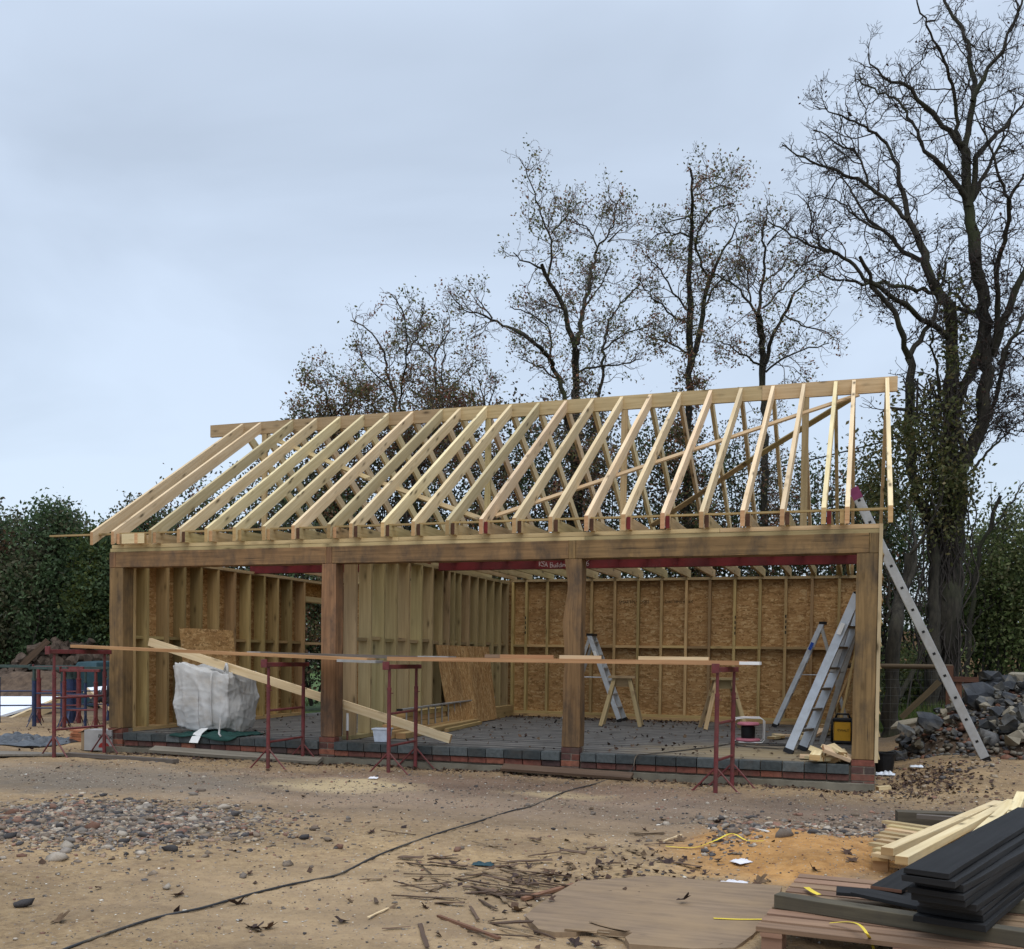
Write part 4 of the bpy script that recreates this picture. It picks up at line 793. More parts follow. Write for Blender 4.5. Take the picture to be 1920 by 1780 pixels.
# grass verge behind the fence
vx = np.linspace(-60, 60, 150); vy = np.linspace(8.3, 160, 90); A, B_ = np.meshgrid(vx, vy); ids = np.arange(A.size).reshape(A.shape)
tag(link('grass_verge', np_mesh('grass_verge', np.stack([A, B_, gz(A, B_)+0.03], -1).reshape(-1, 3), np.stack([ids[:-1, :-1], ids[:-1, 1:], ids[1:, 1:], ids[1:, :-1]], -1).reshape(-1, 4), MAT['grass'])), kind='structure')
rng = np.random.RandomState(4); n = 7000
gp_ = np.stack([rng.uniform(-0.5, 3.5, n), rng.uniform(7.6, 12, n)], -1); gp_ = np.concatenate([gp_, np.stack([rng.uniform(-20, -13, 3000), rng.uniform(8, 13, 3000)], -1)]); n = len(gp_)
b0 = np.stack([gp_[:, 0], gp_[:, 1], gz(gp_[:, 0], gp_[:, 1])], -1); an = rng.rand(n)*6.3; wv = np.stack([np.cos(an), np.sin(an), an*0], -1)*0.006; ln = rng.normal(0, 0.07, (n, 3)); ln[:, 2] = 0.12+0.25*rng.rand(n)
tag(link('grass_tufts', np_mesh('grass_tufts', np.stack([b0-wv, b0+wv, b0+ln+wv*0.2, b0+ln-wv*0.2], 1).reshape(-1, 3), np.arange(n*4).reshape(n, 4), MAT['leaf'], np.array(((0.05, 0.10, 0.018), (0.09, 0.15, 0.03), (0.12, 0.12, 0.04)))[rng.randint(0, 3, n)])), 'rough grass growing under the trees by the fence', None, kind='stuff')
# far hedgerow across the field
rng = np.random.RandomState(14); cs = []
for _ in range(2600):
    x = rng.uniform(-75, 40); h = 3.2+1.5*mnoise.noise(Vector((x*0.15, 3, 0)))+0.8*mnoise.noise(Vector((x*0.6, 7, 0))); cs.append((x, 46+rng.normal(0, 1.0)-0.12*x, -0.2+h*rng.rand()**0.7))
v, f, c = leaves(rng, np.array(cs), 14, 0.32, 0.16, HG+RG[:2]); tag(link('distant_hedge', np_mesh('distant_hedge', v, f, MAT['leaf'], c)), 'distant dark hedgerow across the field behind everything', None, kind='stuff')

# ------------------------------------------------------------------ fences, house, overhead cable
fr = thing('rail_fence', 'wire mesh fence under one round wooden rail, right of the garage', 'fence', (0.7, 6.2, -0.1))
y0 = 6.2
def fx(u, v): return PY(u, v, y0)
pa, pb = fx(1640, 1249), fx(1786, 1251); mb = MB(); mb.tube([pa+(pb-pa)*k for k in np.linspace(-0.6, 1, 9)], 0.042, 8); part('rail', mb, MAT['rail'], fr, world=True, smooth=True)
for u in (1781,):
    p = fx(u, 1252); mb = MB(); mb.box(p[0]-0.05, p[0]+0.05, y0-0.05, y0+0.05, -0.3, p[2]+0.03, axis='z'); part('post', mb, MAT['fence'], fr, world=True)
mb = MB(); a = fx(1690, 1335); b_ = fx(1762, 1278); mb.bar(a+np.array((0, 0.03, -0.1)), b_+np.array((0, 0.03, 0)), 0.06, 0.09, n=3, jit=0.004); part('strut', mb, MAT['rail'], fr, world=True)
mb = MB()
for z in np.arange(0.0, 0.95, 0.13): mb.tube([(pa[0]-0.5, y0+0.05, z), (pb[0], y0+0.05, z+0.02)], 0.0014, 4)
for x in np.arange(pa[0]-0.5, pb[0], 0.15): mb.tube([(x, y0+0.05, -0.1), (x, y0+0.05, 0.93)], 0.0012, 4)
part('wire_mesh', mb, MAT['wire'], fr, world=True)
ff = thing('board_fence', 'reddish brown wooden fence panel behind the broken block heap', 'fence', (1.75, 6.3, -0.1))
x0, x1 = fx(1790, 1270)[0], fx(1853, 1270)[0]; zt = fx(1820, 1266)[2]
for x in np.arange(x0+0.02, x1-0.05, 0.125):
    mb = MB(); mb.box(x, x+0.075+0.02*RND.random(), 6.27, 6.29, -0.15, zt-0.06-0.02*RND.random(), axis='z'); part('paling', mb, MAT['fence'], ff, world=True)
mb = MB(); mb.box(x0-0.05, x1, 6.235, 6.268, zt-0.11, zt-0.03); part('rail', mb, MAT['fence'], ff, world=True)
mb = MB(); mb.box(x1, x1+0.09, 6.22, 6.31, -0.2, zt+0.02, axis='z'); part('post', mb, MAT['greyboard'], ff, world=True)
lf = thing('rail_fence', 'dark fence with a top rail and thin palings at the left edge, before the hedge', 'fence', (-18.2, 7.4, -0.2))
a, b_ = PY(-60, 1224, 10.5), PY(95, 1226, 10.5); mb = MB(); mb.bar(a, b_, 0.06, 0.10, n=4, jit=0.004); part('rail', mb, MAT['rail'], lf, world=True)
for k in np.linspace(0, 1, 26):
    p = a+(b_-a)*k; mb = MB(); mb.box(p[0]-0.015, p[0]+0.015, 10.54, 10.56, -0.3, p[2]+0.02, axis='z'); part('paling', mb, MAT['rail'], lf, world=True)
hs_ = thing('brick_house', 'pale brick house with white bargeboard glimpsed between trunks beyond the fence', 'house', (1.1, 30, -0.2))
hp = lambda u, v, t=41: PT(u, v, t)
c0 = hp(1660, 1240); mb = MB(); mb.box(c0[0]-0.4, c0[0]+6, 29.5, 33, -0.3, 2.2); part('wall', mb, MAT['housebrick'], hs_, world=True)
mb = MB(); mb.box(c0[0]-5.0, c0[0]+0.25, 29.2, 33, -0.3, 2.0); part('wall', mb, MAT['housewall'], hs_, world=True)
mb = MB(); xr = c0[0]+6.2; mb.loft([[(c0[0]-0.1, y, 3.4), (xr, y, 1.9), (xr, y, 2.05), (c0[0]-0.1, y, 3.55)] for y in (29.2, 33.3)], [0, 4]); mb.loft([[(c0[0]-5.5, y, 1.7), (c0[0]-0.12, y, 3.4), (c0[0]-0.12, y, 3.55), (c0[0]-5.5, y, 1.9)] for y in (29.0, 33.3)], [0, 4]); part('roof', mb, MAT['roof'], hs_, world=True)
a, b_ = hp(1676, 1152), hp(1712, 1180); mb = MB(); mb.bar((a[0], 29.1, a[2]), (b_[0], 29.1, b_[2]), 0.05, 0.32); part('bargeboard', mb, MAT['white'], hs_, world=True)
mb = MB(); mb.box(c0[0]+1.6, c0[0]+2.4, 29.44, 29.49, 0.8, 1.8); part('window', mb, MAT['glass'], hs_, world=True)
a, b_ = PT(1200, 925, 29), PT(1760, 800, 22); mb = MB(); mb.tube([a+(b_-a)*k-np.array((0, 0, 0.5))*4*k*(1-k)*0.25 for k in np.linspace(-0.2, 1, 16)], 0.018, 5); solo('overhead_cable', mb, MAT['black'], 'thin black overhead cable crossing the sky behind the right rafters', 'cable')

# ------------------------------------------------------------------ builders' trestles and the boards on them
def trestle(name, label, H, W, mats, cat='trestle', group=None, fat=1.0):
    """steel trestle: two telescoping legs along local Y, top bar, two rungs, two splayed feet"""
    th = thing(name, label, cat, group=group); bar_m, leg_m = mats
    mb = MB(); mb.box(-0.03, 0.03, -W/2-0.09, W/2+0.09, H-0.05, H, axis='y'); mb.box(-0.04, 0.04, -W/2-0.10, -W/2-0.08, H-0.06, H+0.035, axis='z'); part('top_bar', mb, bar_m, th, bevel=0.004)
    for s_ in (-1, 1):
        mb = MB(); y = s_*W/2; mb.tube([(0, y, 0.0), (0, y, H*0.78)], 0.023*fat, 10); lg = part('leg', mb, leg_m, th, smooth=False)
        mb = MB(); mb.tube([(0, y, H*0.78), (0, y, H-0.05)], 0.017*fat, 8); mb.lathe([(0.026*fat, H*0.765), (0.026*fat, H*0.79)], (0, y, 0), 10); mb.tube([(0.0, y, H*0.74), (0.05, y, H*0.74)], 0.006, 5); part('inner_tube', mb, bar_m, lg)
        for q_ in (-1, 1):
            mb = MB(); mb.tube([(0.012*q_, y, 0.24), (0.235*q_, y, 0.012), (0.25*q_, y, 0.006)], 0.010, 6); part('foot_brace', mb, leg_m, th)
    for z in (H*0.55+0.0, 0.32):
        mb = MB(); mb.tube([(0, -W/2, z), (0, W/2, z+0.01)], 0.014, 7); part('rung', mb, leg_m, th)
    return th
TG = 'red steel trestles before the garage'
tr = trestle('steel_trestle', 'red steel trestle at far left in front of the left oak post', 1.25, 0.74, (MAT['trestle'], MAT['trestle']), group=TG)
def put(o, x, y, rz, sc=(1, 1, 1)): o.location = (x, y, float(gz(x, y))-0.005); o.rotation_euler = (0, 0, rz); o.scale = sc
put(tr, -9.62, -0.56, R(-8), (1, 1.05, 1.085))
for x, y, rz, sc, lab in ((-6.64, -0.47, R(-2), (1, 1, 1.0), 'red steel trestle in front of the second oak post, left of it'), (-5.12, -0.44, R(-1), (1, 0.95, 0.985), 'red steel trestle in front of the partition studs, second bay'), (-1.44, -0.55, R(-11), (1, 0.72, 1.01), 'red steel trestle seen nearly end on, in front of the right hand bay')):
    put(dup(tr, label=lab), x, y, rz, sc)
mb = MB(); mb.bar((-9.78, -0.44, 1.135), (-5.50, -0.50, 1.018), 0.225, 0.038, tone=0.6); solo('scaffold_board', mb, [MAT['boardorange']], 'long orange brown board from the far left trestle to the next one', 'board')
mb = MB(); mb.bar((-7.28, -0.22, 1.075), (-4.62, -0.20, 1.047), 0.22, 0.036, tone=0.3); mb.box(-7.285, -7.05, -0.332, -0.10, 1.05, 1.098, mi=1); sc_ = thing('scaffold_board', 'dark grey scaffold board with pale metal end bands, behind the second post front', 'board', (-5.95, -0.21, 1.03))
mb = MB(); mb.bar((-7.26, -0.24, 1.075), (-4.62, -0.22, 1.045), 0.22, 0.036, tone=0.3); part('plank', mb, MAT['greyboard'], sc_, world=True)
for xa, xb, zz in ((-7.27, -7.08, 1.074), (-4.98, -4.60, 1.0475)):
    mb = MB(); mb.box(xa, xb, -0.355, -0.105, zz-0.021, zz+0.023); part('end_band', mb, MAT['aludull'], sc_, world=True)
mb = MB(); mb.bar((-5.86, -0.56, 1.003), (-5.36, -0.57, 0.995), 0.2, 0.03); solo('board_offcut', mb, MAT['aludull'], 'metal tipped board end sticking out beside the second oak post', 'board')
mb = MB(); mb.bar((-5.26, -0.47, 1.033), (-1.22, -0.52, 1.040), 0.215, 0.046, tone=0.45); lb = solo('scaffold_board', mb, [MAT['boardorange']], 'long orange brown board reaching across the third post to the right trestle', 'board')
mb = MB(); mb.box(-1.30, -1.10, -0.63, -0.41, 1.024, 1.056); solo('metal_plate', mb, MAT['white'], 'short white tipped end at the right tip of the long board', 'board end')
for k, (u0, u1, v, mt, lab, up) in enumerate(((912, 945, 1233, 'stick', 'short dark board end at the left of the offcuts on the long board', 0.03), (940, 1035, 1236, 'boardorange', 'orange offcut lying on the long board left of the third post', 0.0), (1050, 1125, 1238, 'rafter', 'pale block of timber on the long board before the third post', 0.0), (1199, 1330, 1238, 'rafter', 'long pale batten on the long board right of the third post', 0.0))):
    a, b_ = PY(u0, v, -0.52), PY(u1, v, -0.50); ztop = 1.0575; mb = MB(); mb.bar((a[0], -0.54, ztop+0.02), (b_[0], -0.44 if k in (1, 2) else -0.52, ztop+0.02), 0.10, 0.04, endmi=1); solo('timber_offcut', mb, [MAT[mt], MAT['end']], lab, 'offcut', group='offcuts lying on the long board')
mb = MB(); mb.bar((-9.26, 0.34, 1.21), (-4.80, 0.24, 0.070), 0.047, 0.105, tone=0.75, endmi=1); solo('leaning_timber', mb, [MAT['rafter'], MAT['end']], 'long sawn timber sloping down across the bag, passing behind the second post', 'timber')

# ------------------------------------------------------------------ bulk bag, green sheet, tub, pipe
def rbox(nu, e=0.35):
    """unit rounded box as a grid mesh (spherified cube)"""
    vs = []; fs = []; key = {}
    def vid(p):
        k = tuple(np.round(p, 5))
        if k not in key: key[k] = len(vs); vs.append(np.array(p, float))
        return key[k]
    for ax in range(3):
        for s_ in (-1, 1):
            for i in range(nu):
                for j in range(nu):
                    qd = []
                    for di, dj in ((0, 0), (1, 0), (1, 1), (0, 1)):
                        p = [0, 0, 0]; p[ax] = s_; p[(ax+1) % 3] = -1+2*(i+di)/nu; p[(ax+2) % 3] = -1+2*(j+dj)/nu; qd.append(vid(p))
                    fs.append(qd if s_ > 0 else qd[::-1])
    vs = np.array(vs); n = np.linalg.norm(vs, axis=1, keepdims=True); mx = np.abs(vs).max(1, keepdims=True)
    vs = vs*(1-e)+vs/n*e*1.25; return vs, np.array(fs)
vs, fs = rbox(56, 0.20); out_v = []
for p in vs:
    x, y, z = p; k = 1.0
    bulge = 1+0.05*(1-z*z); q_ = np.array((x*0.44*bulge, y*0.35*bulge, z*0.415))
    P3 = Vector(p*1.0)
    cr_ = lambda f, o_: (1-abs(mnoise.noise(Vector((x*f+y*f*0.6+o_, y*f+o_, z*f*0.42)))))**5
    fold = mnoise.noise(P3*1.3+Vector((3, 0, 0)))*0.085+0.026*cr_(1.5, 1.7)+0.016*cr_(3.0, 8.3)+0.010*(1-abs(mnoise.noise(Vector((x*1.4-z*1.2, y, z*3.3+4)))))**6-0.03+mnoise.noise(Vector((x*9, y*9, z*6)))*0.007
    top = max(0, z); corner = abs(x)*abs(y)*top
    q_ = q_*(1+fold*1.4); q_[2] += 0.10*corner*(1.2 if x < 0 else 0.25)-0.10*top*(1-abs(x))*0.3+0.035*mnoise.noise(Vector((x*2.4, y*2.4, 5)))*top - 0.07*top*max(0, x)
    q_[0] += 0.05*(1-z)*0.5*(-1 if x < 0 else 0.3)*-0.6
    out_v.append(q_)
bag = thing('bulk_bag', 'crumpled white bulk bag standing on the floor edge of the left bay', 'bag', (-8.34, 0.53, 0.03))
o = link('sack', np_mesh('sack', np.array(out_v)+np.array((0, 0, 0.43)), fs, MAT['bag']), bag); finish(o, True)
for x, y in ((-0.42, -0.28), (0.39, -0.29)):
    mb = MB(); mb.tube([(x, y, 0.72), (x*1.02, y-0.03, 0.86), (x*0.92, y+0.02, 0.90), (x*0.82, y+0.02, 0.80)], [0.014, 0.02, 0.02, 0.014], 6); part('lifting_loop', mb, MAT['bag'], bag, smooth=True)
mb = MB(); mb.loft([[(0.06, -0.40, 0.05), (0.18, -0.405, 0.06), (0.18, -0.408, 0.064), (0.06, -0.403, 0.054)], [(0.06, -0.55, 0.0), (0.19, -0.555, 0.0), (0.19, -0.559, 0.003), (0.06, -0.554, 0.003)], [(0.07, -0.66, -0.115), (0.20, -0.66, -0.115), (0.20, -0.664, -0.112), (0.07, -0.664, -0.112)]], [0, .1, .25]); part('label_flap', mb, MAT['white'], bag)
mb = MB(); mb.tube([(0.20, -0.375, 0.78), (0.205, -0.395, 0.62), (0.20, -0.395, 0.40), (0.21, -0.39, 0.2), (0.22, -0.375, 0.08)], 0.012, 5); part('seam', mb, MAT['bag'], bag, smooth=True)
mb = MB(); mb.tube([(0.36, -0.40, 0.20), (0.37, -0.44, 0.05), (0.42, -0.52, 0.0), (0.50, -0.60, -0.015)], 0.012, 5); part('strap', mb, MAT['bag'], bag)
def sheet(name, cx, cy, z, rx, ry, seed, amp, mat, label, cat, fall=None, n=34, rz=0.0, thick=0.006):
    g = np.linspace(-1, 1, n); A, B_ = np.meshgrid(g, g); r_ = 1+0.16*np.array([[mnoise.noise(Vector((a*1.5, b_*1.5, seed))) for a in g] for b_ in g])
    xx, yy = A*rx*r_, B_*ry*r_; x_ = cx+xx*math.cos(rz)-yy*math.sin(rz); y_ = cy+xx*math.sin(rz)+yy*math.cos(rz)
    hh = np.array([[abs(mnoise.noise(Vector((a*2.1+seed, b_*2.1, 1))))*1.0+0.5*abs(mnoise.noise(Vector((a*5+seed, b_*5, 2))))+0.22*mnoise.noise(Vector((a*11, b_*11, seed))) for a in g] for b_ in g])
    z_ = z+amp*np.clip(hh*(1.15-np.maximum(np.abs(A), np.abs(B_))**3), 0.01, 2)
    if fall: z_ = fall(x_, y_, z_)
    top = np.stack([x_, y_, z_], -1).reshape(-1, 3); o0 = np.array((cx, cy, z)); ids = np.arange(n*n).reshape(n, n); q_ = np.stack([ids[:-1, :-1], ids[:-1, 1:], ids[1:, 1:], ids[1:, :-1]], -1).reshape(-1, 4)
    o = link(name, np_mesh(name, top-o0, q_, mat)); o.location = o0; finish(o, True)
    m_ = o.modifiers.new('thick', 'SOLIDIFY'); m_.thickness = thick; m_.offset = 1; return tag(o, label, cat)
sheet('green_sheet', -8.12, 0.30, 0.0, 0.50, 0.36, 3.3, 0.08, MAT['green'], 'dark green plastic sheet spread under the white bulk bag', 'sheet', fall=lambda x, y, z: np.where(y < -0.045, z-0.09*sm(-0.045, -0.12, y), z))
mb = MB(); w0, w1 = 0.085, 0.105
mb.loft([[(-w0, -w0*.8, 0), (w0, -w0*.8, 0), (w0, w0*.8, 0), (-w0, w0*.8, 0)], [(-w1, -w1*.8, 0.15), (w1, -w1*.8, 0.15), (w1, w1*.8, 0.15), (-w1, w1*.8, 0.15)], [(-w1-.012, -w1*.8-.012, 0.152), (w1+.012, -w1*.8-.012, 0.152), (w1+.012, w1*.8+.012, 0.152), (-w1-.012, w1*.8+.012, 0.152)], [(-w1-.012, -w1*.8-.012, 0.17), (w1+.012, -w1*.8-.012, 0.17), (w1+.012, w1*.8+.012, 0.17), (-w1-.012, w1*.8+.012, 0.17)]], [0, .1, .12, .14])
t_ = solo('plastic_tub', mb, MAT['rag'], 'small pale plastic tub on the floor beside the stacked timber', 'tub', world=False, bevel=0.006); t_.location = (-5.72, 0.26, 0.0); t_.rotation_euler = (0, 0, 0.2)
mb = MB(); mb.tube([(-6.215, 0.275, 0.12), (-6.215, 0.275, 0.34)], 0.017, 10); mb.tube([(-6.215, 0.275, -0.0), (-6.215, 0.275, 0.12)], 0.013, 8, mi=1); solo('plastic_pipe', mb, [MAT['white'], MAT['redbrick']], 'short white pipe standing close beside the second oak post', 'pipe')

# ------------------------------------------------------------------ loose boards and timber indoors
mb = MB(); mb.bar((-9.28, 1.12, 0.70), (-9.28, 2.42, 0.70), 1.46, 0.011, up=(1, 0, 0.12)); osb1 = solo('board_sheet', mb, MAT['osb2'], 'loose strand board sheet leaning on the studs behind the bag', 'board sheet')
base_y = 3.25
for k in range(5):
    y = (2.95, 3.43, 3.70, 4.18, 4.67)[k]; mb = MB(); w_ = (0.47, 0.26, 0.47, 0.48, 0.47)[k]
    p0 = np.array((-5.93-0.01*k, y+w_/2, 0.01)); p1 = np.array((-6.17+0.008*k, y+w_/2+0.0, 1.235)); mb.bar(p0, p1, w_, 0.011, up=(1, 0, 0), tone=RND.random()); solo('board_strip', mb, MAT['osb2'], 'strand board strip leaning against the partition, %s of five' % ('nearest', 'second nearest', 'middle', 'second farthest', 'farthest')[k], 'board strip', group='strand board strips leaning on the partition')
TS = 'treated timbers stacked along the partition'
for k, (xa, ya, xb, yb, z, h, lab) in enumerate(((-5.86, 0.62, -6.06, 4.4, 0.0, 0.10, 'bottom inner timber of the stack along the partition'), (-5.70, 0.75, -5.93, 4.0, 0.0, 0.075, 'bottom outer timber of the stack along the partition'), (-5.92, 0.8, -6.1, 4.6, 0.102, 0.07, 'second layer timber of the stack along the partition'), (-5.94, 1.0, -6.12, 4.0, 0.174, 0.07, 'third layer timber of the stack along the partition'), (-5.96, 1.3, -6.08, 3.9, 0.246, 0.065, 'topmost timber of the stack along the partition'), (-6.05, 3.2, -6.13, 6.3, 0.0, 0.20, 'long wide timber on edge reaching the back corner'), (-5.63, 2.1, -5.80, 3.9, 0.0, 0.05, 'thin low batten on the floor side of the stack'))):
    mb = MB(); mb.bar((xa, ya, z+h/2), (xb, yb, z+h/2), 0.13 if k != 6 else 0.06, h-0.004, endmi=1, tone=RND.random()); solo('stacked_timber', mb, [MAT['stud'], MAT['end']], lab, 'timber', group=TS)
# ladders
def stile(mb, p0, p1, wd, ht, up, k=0): mb.bar(p0, p1, wd, ht, up=up)
def ladder(name, label, p0, p1, side, width, n, sd=0.07, sw=0.025, mat='alu', cat='ladder', holes=True, rr=0.014, group=None):
    """straight ladder from p0 to p1 (near stile); side = unit vector to the far stile"""
    p0, p1, side = (np.array(a, float) for a in (p0, p1, side)); d = unit(p1-p0); nn = np.cross(d, side); L = np.linalg.norm(p1-p0); th = thing(name, label, cat, p0, group=group)
    for s_ in (0, 1):
        mb = MB(); mb.bar(p0+side*width*s_, p1+side*width*s_, sw, sd, up=nn); st = part('stile', mb, MAT[mat], th, world=True, bevel=0.003)
        mb = MB(); e = p0+side*width*s_; mb.bar(e-d*0.03, e+d*0.05, sw+0.006, sd+0.006, up=nn); part('foot', mb, MAT['black'], st, world=True)
        if holes and s_ == 0:
            for k in range(n):
                c = p0+d*(0.26+(L-0.4)*k/(n-1)); mb = MB(); mb.bar(c-side*(sw/2+0.002), c-side*(sw/2-0.004), 0.032, 0.032, up=nn); part('rung_end', mb, MAT['black'], st, world=True)
    for k in range(n):
        c = p0+d*(0.26+(L-0.4)*k/(n-1)); mb = MB(); mb.tube([c+side*sw/2, c+side*(width-sw/2)], rr, 8); part('rung', mb, MAT[mat], th, world=True)
    return th
L0 = G(1850, 1428, -0.06); L1 = PT(1601, 918, 11.75); L0 = PT(1850, 1428, 11.75)
dl = unit(L1-L0); sdv = unit(np.array((0.05, 1, 0.0)))
lad = ladder('extension_ladder', 'long aluminium ladder leaning outside on the right gable up through the roof', L0, L1, sdv, 0.40, 12, sd=0.10, sw=0.03)
mb = MB(); mb.bar(L1-dl*0.12, L1+dl*0.02, 0.036, 0.111, up=np.cross(dl, sdv)); part('end_cap', mb, MAT['purple'], lad, world=True)
ladder('ladder_section', 'slim aluminium ladder lying on its side along the partition foot', (-5.82, 0.95, 0.36), (-6.12, 5.4, 0.37), unit(np.array((0.0, 0.02, -1.0))), 0.34, 15, sd=0.05, sw=0.022, mat='aludull', holes=False, rr=0.011)
def stepladder(name, label, f0, apex, r0, width, n, sd=0.075, mat='alu', yv=(0, 1.0, 0), rear='aludull'):
    """A-frame stepladder: front stiles f0 to apex with treads, rear legs r0 to apex; width goes along +Y"""
    f0, apex, r0 = (np.array(a, float) for a in (f0, apex, r0)); th = thing(name, label, 'stepladder', f0); yv = unit(np.array(yv, float)); d = unit(apex-f0); nn = np.cross(yv, d); L = np.linalg.norm(apex-f0)
    for s_ in (0, 1):
        mb = MB(); mb.bar(f0+yv*width*s_, apex+yv*(0.05+(width-0.1)*s_), 0.026, sd, up=nn); st = part('stile', mb, MAT[mat], th, world=True, bevel=0.003)
        mb = MB(); mb.bar(f0+yv*width*s_-d*0.02, f0+yv*width*s_+d*0.035, 0.034, sd+0.008, up=nn); part('foot', mb, MAT['black'], st, world=True)
        if s_ == 0:
            mb = MB(); mb.bar(f0+d*L*0.74-yv*0.015, f0+d*L*0.81-yv*0.015+yv*0.004, 0.004, 0.05, up=nn); part('sticker', mb, MAT['blueprint'] if 'blue' in label else MAT['white'], st, world=True)
        mb = MB(); mb.bar(r0+yv*(0.02+(width-0.04)*s_), apex+yv*(0.05+(width-0.1)*s_)-d*0.04, 0.02, sd*0.62, up=np.cross(yv, unit(apex-r0))); part('rear_leg', mb, MAT[rear if s_ == 0 else 'aludull'], th, world=True)
    for k in range(n):
        t = (k+1)/(n+0.6); c = f0+d*L*t; i = 0.05*t; mb = MB(); mb.bar(c+yv*(i+0.014), c+yv*(width-i-0.014), 0.09, 0.026, up=(0, 0, 1)); part('tread', mb, MAT['aludull'], th, world=True)
    mb = MB(); ca = apex+np.array((0.01, 0, 0)); mb.bar(ca+yv*0.03, ca+yv*(width-0.03), 0.11, 0.04); part('top_cap', mb, MAT['black'], th, world=True)
    for s_ in (0, 1):
        a = f0+(apex-f0)*0.5; b_ = r0+(apex-r0)*0.5; off = yv*(0.04+(width-0.08)*s_); mb = MB(); mb.tube([a+off, b_+off], 0.006, 5); part('spreader', mb, MAT['alu'], th, world=True)
    return th
f0 = PZ(1478, 1413, 0.0); stepladder('stepladder', 'tall aluminium stepladder, its foot nearest, leaning behind the right oak post', f0+np.array((0, 0, 0.02)), PY(1606, 1112, f0[1]+0.25), PZ(1517, 1404, 0.0)+np.array((0.0, 0.0, 0.02)), 0.46, 7, sd=0.105, yv=(0.30, 1.0, 0), rear='alu')
f0 = PZ(1449, 1359, 0.0); f0[1] = 5.6; f0[0] = -1.42; stepladder('stepladder', 'aluminium stepladder with a blue sticker standing against the rear wall', (f0[0], 5.6, 0.02), PY(1541, 1168, 5.65), (-0.30, 5.6, 0.02), 0.42, 6)
stepladder('stepladder', 'aluminium stepladder half hidden behind the third oak post', (-3.93, 5.55, 0.02), PY(1103, 1190, 5.6), (-4.92, 5.55, 0.02), 0.40, 6, sd=0.08)
# sawhorses
def sawhorse(label, x, y, rz):
    th = thing('sawhorse', label, 'sawhorse', (x, y, 0.0), rz, 'wooden sawhorses')
    mb = MB(); mb.box(-0.21, 0.21, -0.12, 0.12, 0.755, 0.79, endmi=1); part('top', mb, [MAT['plate'], MAT['end']], th)
    mb = MB(); mb.box(-0.15, 0.15, -0.022, 0.022, 0.62, 0.754, endmi=1); part('beam', mb, [MAT['plate'], MAT['end']], th)
    for sx in (-1, 1):
        for sy in (-1, 1):
            mb = MB(); mb.bar((sx*0.31, sy*0.27, 0.0), (sx*0.12, sy*0.06, 0.75), 0.045, 0.06, up=(sx*1.0, 0, 0.2)); part('leg', mb, MAT['plate'], th)
        mb = MB(); mb.box(sx*0.19-0.012, sx*0.19+0.012, -0.16, 0.16, 0.50, 0.56, axis='y'); part('brace', mb, MAT['plate'], th)
sawhorse('wooden sawhorse just right of the third oak post', -3.72, 4.75, 0.15); sawhorse('wooden sawhorse behind the end on red trestle', -2.14, 4.85, 0.3)
# site machine in a tube frame, cable coil, radio
mc = thing('machine_in_frame', 'small pink and black machine in a white tube frame on the floor', 'machine', (-1.50, 2.35, 0.0), 0.15)
mb = MB(); mb.lathe([(0.0, 0.02), (0.15, 0.02), (0.16, 0.035), (0.15, 0.055), (0.0, 0.06)], k=28); part('base', mb, MAT['pink'], mc, smooth=False)
mb = MB(); mb.lathe([(0.0, 0.06), (0.085, 0.06), (0.09, 0.10), (0.09, 0.20), (0.075, 0.225), (0.0, 0.225)], k=24); part('motor', mb, MAT['black'], mc)
mb = MB(); mb.lathe([(0.0, 0.226), (0.13, 0.226), (0.145, 0.24), (0.13, 0.262), (0.0, 0.27)], k=28); part('cover', mb, MAT['pink'], mc)
for y in (-0.13, 0.13):
    mb = MB(); mb.tube([(-0.19, y, 0.012), (-0.19, y, 0.25), (-0.16, y, 0.31), (-0.05, y, 0.325), (0.15, y, 0.325), (0.20, y, 0.29), (0.20, y, 0.05), (0.17, y, 0.012), (-0.19, y, 0.012)], 0.008, 8); part('frame', mb, MAT['white'], mc, smooth=True)
rd = thing('site_radio', 'yellow and black site radio with handle beside the right oak post', 'radio', (-0.34, 2.75, 0.0), -0.05)
mb = MB(); mb.box(-0.105, 0.105, -0.085, 0.085, 0.03, 0.30, axis='z'); part('case', mb, MAT['yellow'], rd, bevel=0.012)
mb = MB(); mb.box(-0.13, 0.13, -0.10, 0.10, 0.0, 0.045, axis='x'); part('base', mb, MAT['black'], rd, bevel=0.015)
mb = MB(); mb.box(-0.125, 0.125, -0.095, 0.095, 0.285, 0.335, axis='x'); mb2 = mb; part('lid', mb, MAT['black'], rd, bevel=0.015)
for x in (-0.122, 0.122):
    mb = MB(); mb.tube([(x, -0.09, 0.03), (x*1.05, -0.10, 0.18), (x, -0.09, 0.32)], 0.017, 8); part('guard', mb, MAT['black'], rd, smooth=True)
mb = MB(); mb.tube([(-0.09, 0, 0.33), (-0.07, 0, 0.385), (0.07, 0, 0.385), (0.09, 0, 0.33)], 0.014, 8); part('handle', mb, MAT['black'], rd, smooth=True)
mb = MB(); mb.tube([(-0.08, 0.05, 0.33), (-0.13, 0.05, 0.60)], 0.004, 5); part('aerial', mb, MAT['black'], rd)
text_obj('lettering', 'DEWALT', 0.042, (-0.34-0.085, 2.75-0.087+0.004, 0.165), (R(90), 0, -0.05), MAT['ink'], rd)
cb = [(-1.62, 2.15), (-1.40, 1.98), (-1.15, 1.95), (-0.95, 2.05), (-1.05, 2.2), (-1.4, 2.12), (-1.62, 1.9), (-1.45, 1.62), (-1.0, 1.5), (-0.62, 1.62)]
